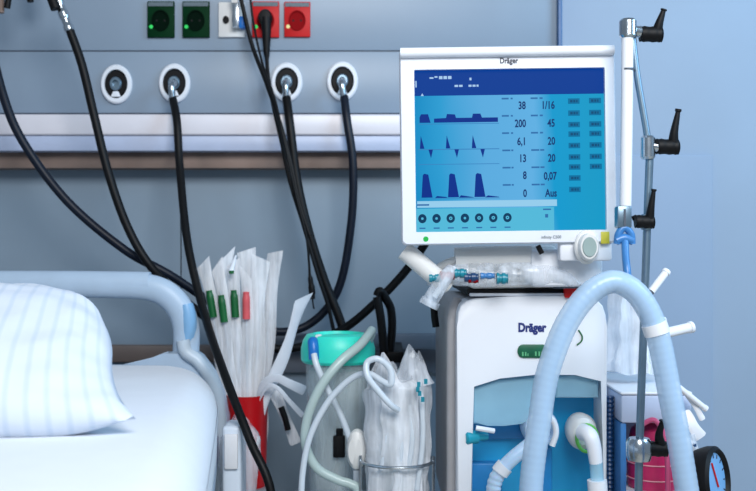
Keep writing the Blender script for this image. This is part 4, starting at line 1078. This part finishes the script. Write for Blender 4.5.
def lever(cx, cy, tip, mid, Y, s=1.0):
    """black clamping lever: ribbed hub with a curved handle rising from its end"""
    c = P(cx, cy, Y); t_ = P(*tip, Y - 0.01); m_ = P(*mid, Y - 0.006)
    bm = B()
    tube(bm, [c + Vector((-0.020 * s, 0, 0.001)), c + Vector((-0.016 * s, 0, 0.001)), c + Vector((0.012 * s, 0, 0)), c + Vector((0.020 * s, 0, 0.0))], lambda q, i: 0.0138 * s * (0.82 if q < .1 or q > .93 else (1 + 0.05 * math.sin(i * 2.0))), 18, n=6)
    tube(bm, [c + Vector((0.010 * s, -.001, 0.002)), m_, t_.lerp(m_, .35), t_], lambda q, i: 0.0068 * s * (1 - q) ** 1.5 + 0.0038 * s + 0.0018 * s * (q > .88), 14, n=6)
    obj('clamp_lever', bm, M['blackp'], ha)
lever(651, 34.5, (664, 9), (659, 24), YP)
lever(667.5, 147, (678.5, 109), (674, 133), YP)
lever(644.5, 222, (654, 189), (651, 208), YP - .012, 0.85)
lever(656, 449, (662.5, 420), (659, 436), YP - .002, 1.0)
# clip holding the hose
obj('hose_clip', pbox(B(), 617.5, 632, 206, 228, YP - .026, YP, 0.003), M['steel'], ha)
obj('clip_slot', pbox(B(), 624, 626, 209, 226, YP - .028, YP - .02, 0), M['darkgrey'], ha)
bm = tube(B(), [P(617, 244, YP - .02), P(618.5, 234, YP - .02), P(624.5, 228, YP - .02), P(631, 234, YP - .02), P(632, 244, YP - .02)], 0.0065, 12)
tube(bm, [P(616, 241, YP - .02), P(624, 238, YP - .02), P(633, 241, YP - .02)], 0.008, 12)
obj('clip_jaw', bm, M['clip'], ha)
obj('hanger_strap', tube(B(), [P(625, 240, YP - .02), P(625.5, 255, YP - .035), P(627, 270, YP - 0.05), P(629, 286, YP - .055)], 0.0068, 12), M['clip'], ha)

# ------------------------------------------------------------------ breathing hose
YBH = 1.68
bh = thing('breathing_hose', P(533, 500, YBH), 'thick pale blue breathing hose arching over in front of the ventilator', 'hose')
cen = [(529, 560), (531, 491), (534.5, 455), (539, 425), (546, 380), (556, 348), (567, 323), (582, 301), (599, 286.5), (616, 282), (634, 291), (648, 310), (658, 336), (665, 368), (671, 400), (678, 436), (687, 491), (698, 560)]
def yh(i): return YBH + 0.0
pts = catmull([P(x, y, YBH) for x, y in cen], 14)
pp = resample(pts, 0.0032)
obj('hose_wall', tube(B(), pp, lambda q, i: 0.0198 + 0.00018 * math.sin(i * 1.7), 24, smooth=False), M['hoseo'], bh)
obj('inner_bore', tube(B(), pp, lambda q, i: 0.0125, 16, smooth=False), M['hosei'], bh)
j = min(range(len(pp)), key=lambda i: (pp[i] - P(655, 329, YBH)).length)
obj('cuff', tube(B(), pp[j - 3:j + 4], 0.0215, 24, smooth=False), M['white'], bh)
# elbow hose from the central port going down left
t = thing('elbow_hose', P(500, 491, 1.8), 'short white hose elbow dropping from the central port of the valve bay', 'hose')
pe = resample(catmull([P(541, 436, 1.885), P(528, 446, 1.875), P(512, 459, 1.87), P(500, 472, 1.87), P(494, 486, 1.87), P(491, 520, 1.87), P(490, 560, 1.87)], 10), 0.0028)
obj('hose_wall', tube(B(), pe, lambda q, i: 0.0135 + (0.0008 * math.sin(i * 1.7) if q > 0.4 else 0), 18, smooth=False), M['hose'], t)
j = int(len(pe) * 0.36)
obj('cuff', tube(B(), pe[j - 3:j + 4], 0.0165, 18, smooth=False), M['white'], t)
t = thing('elbow_connector', P(598, 491, 1.88), 'white elbow connector running down from the port with the green ring', 'connector')
obj('elbow', tube(B(), [P(583, 432, 1.915), P(590, 436, 1.89), P(594, 448, 1.885), P(596, 463, 1.885)], lambda q, i: 0.0165 - 0.004 * q, 18), M['white'], t)
obj('clear_joint', tube(B(), [P(596, 462, 1.885), P(597.5, 482, 1.885)], 0.0125, 18, smooth=False), M['dome'], t)
obj('lower_cuff', tube(B(), [P(597, 480, 1.885), P(598, 500, 1.885), P(599, 560, 1.885)], 0.0185, 18), M['white'], t)
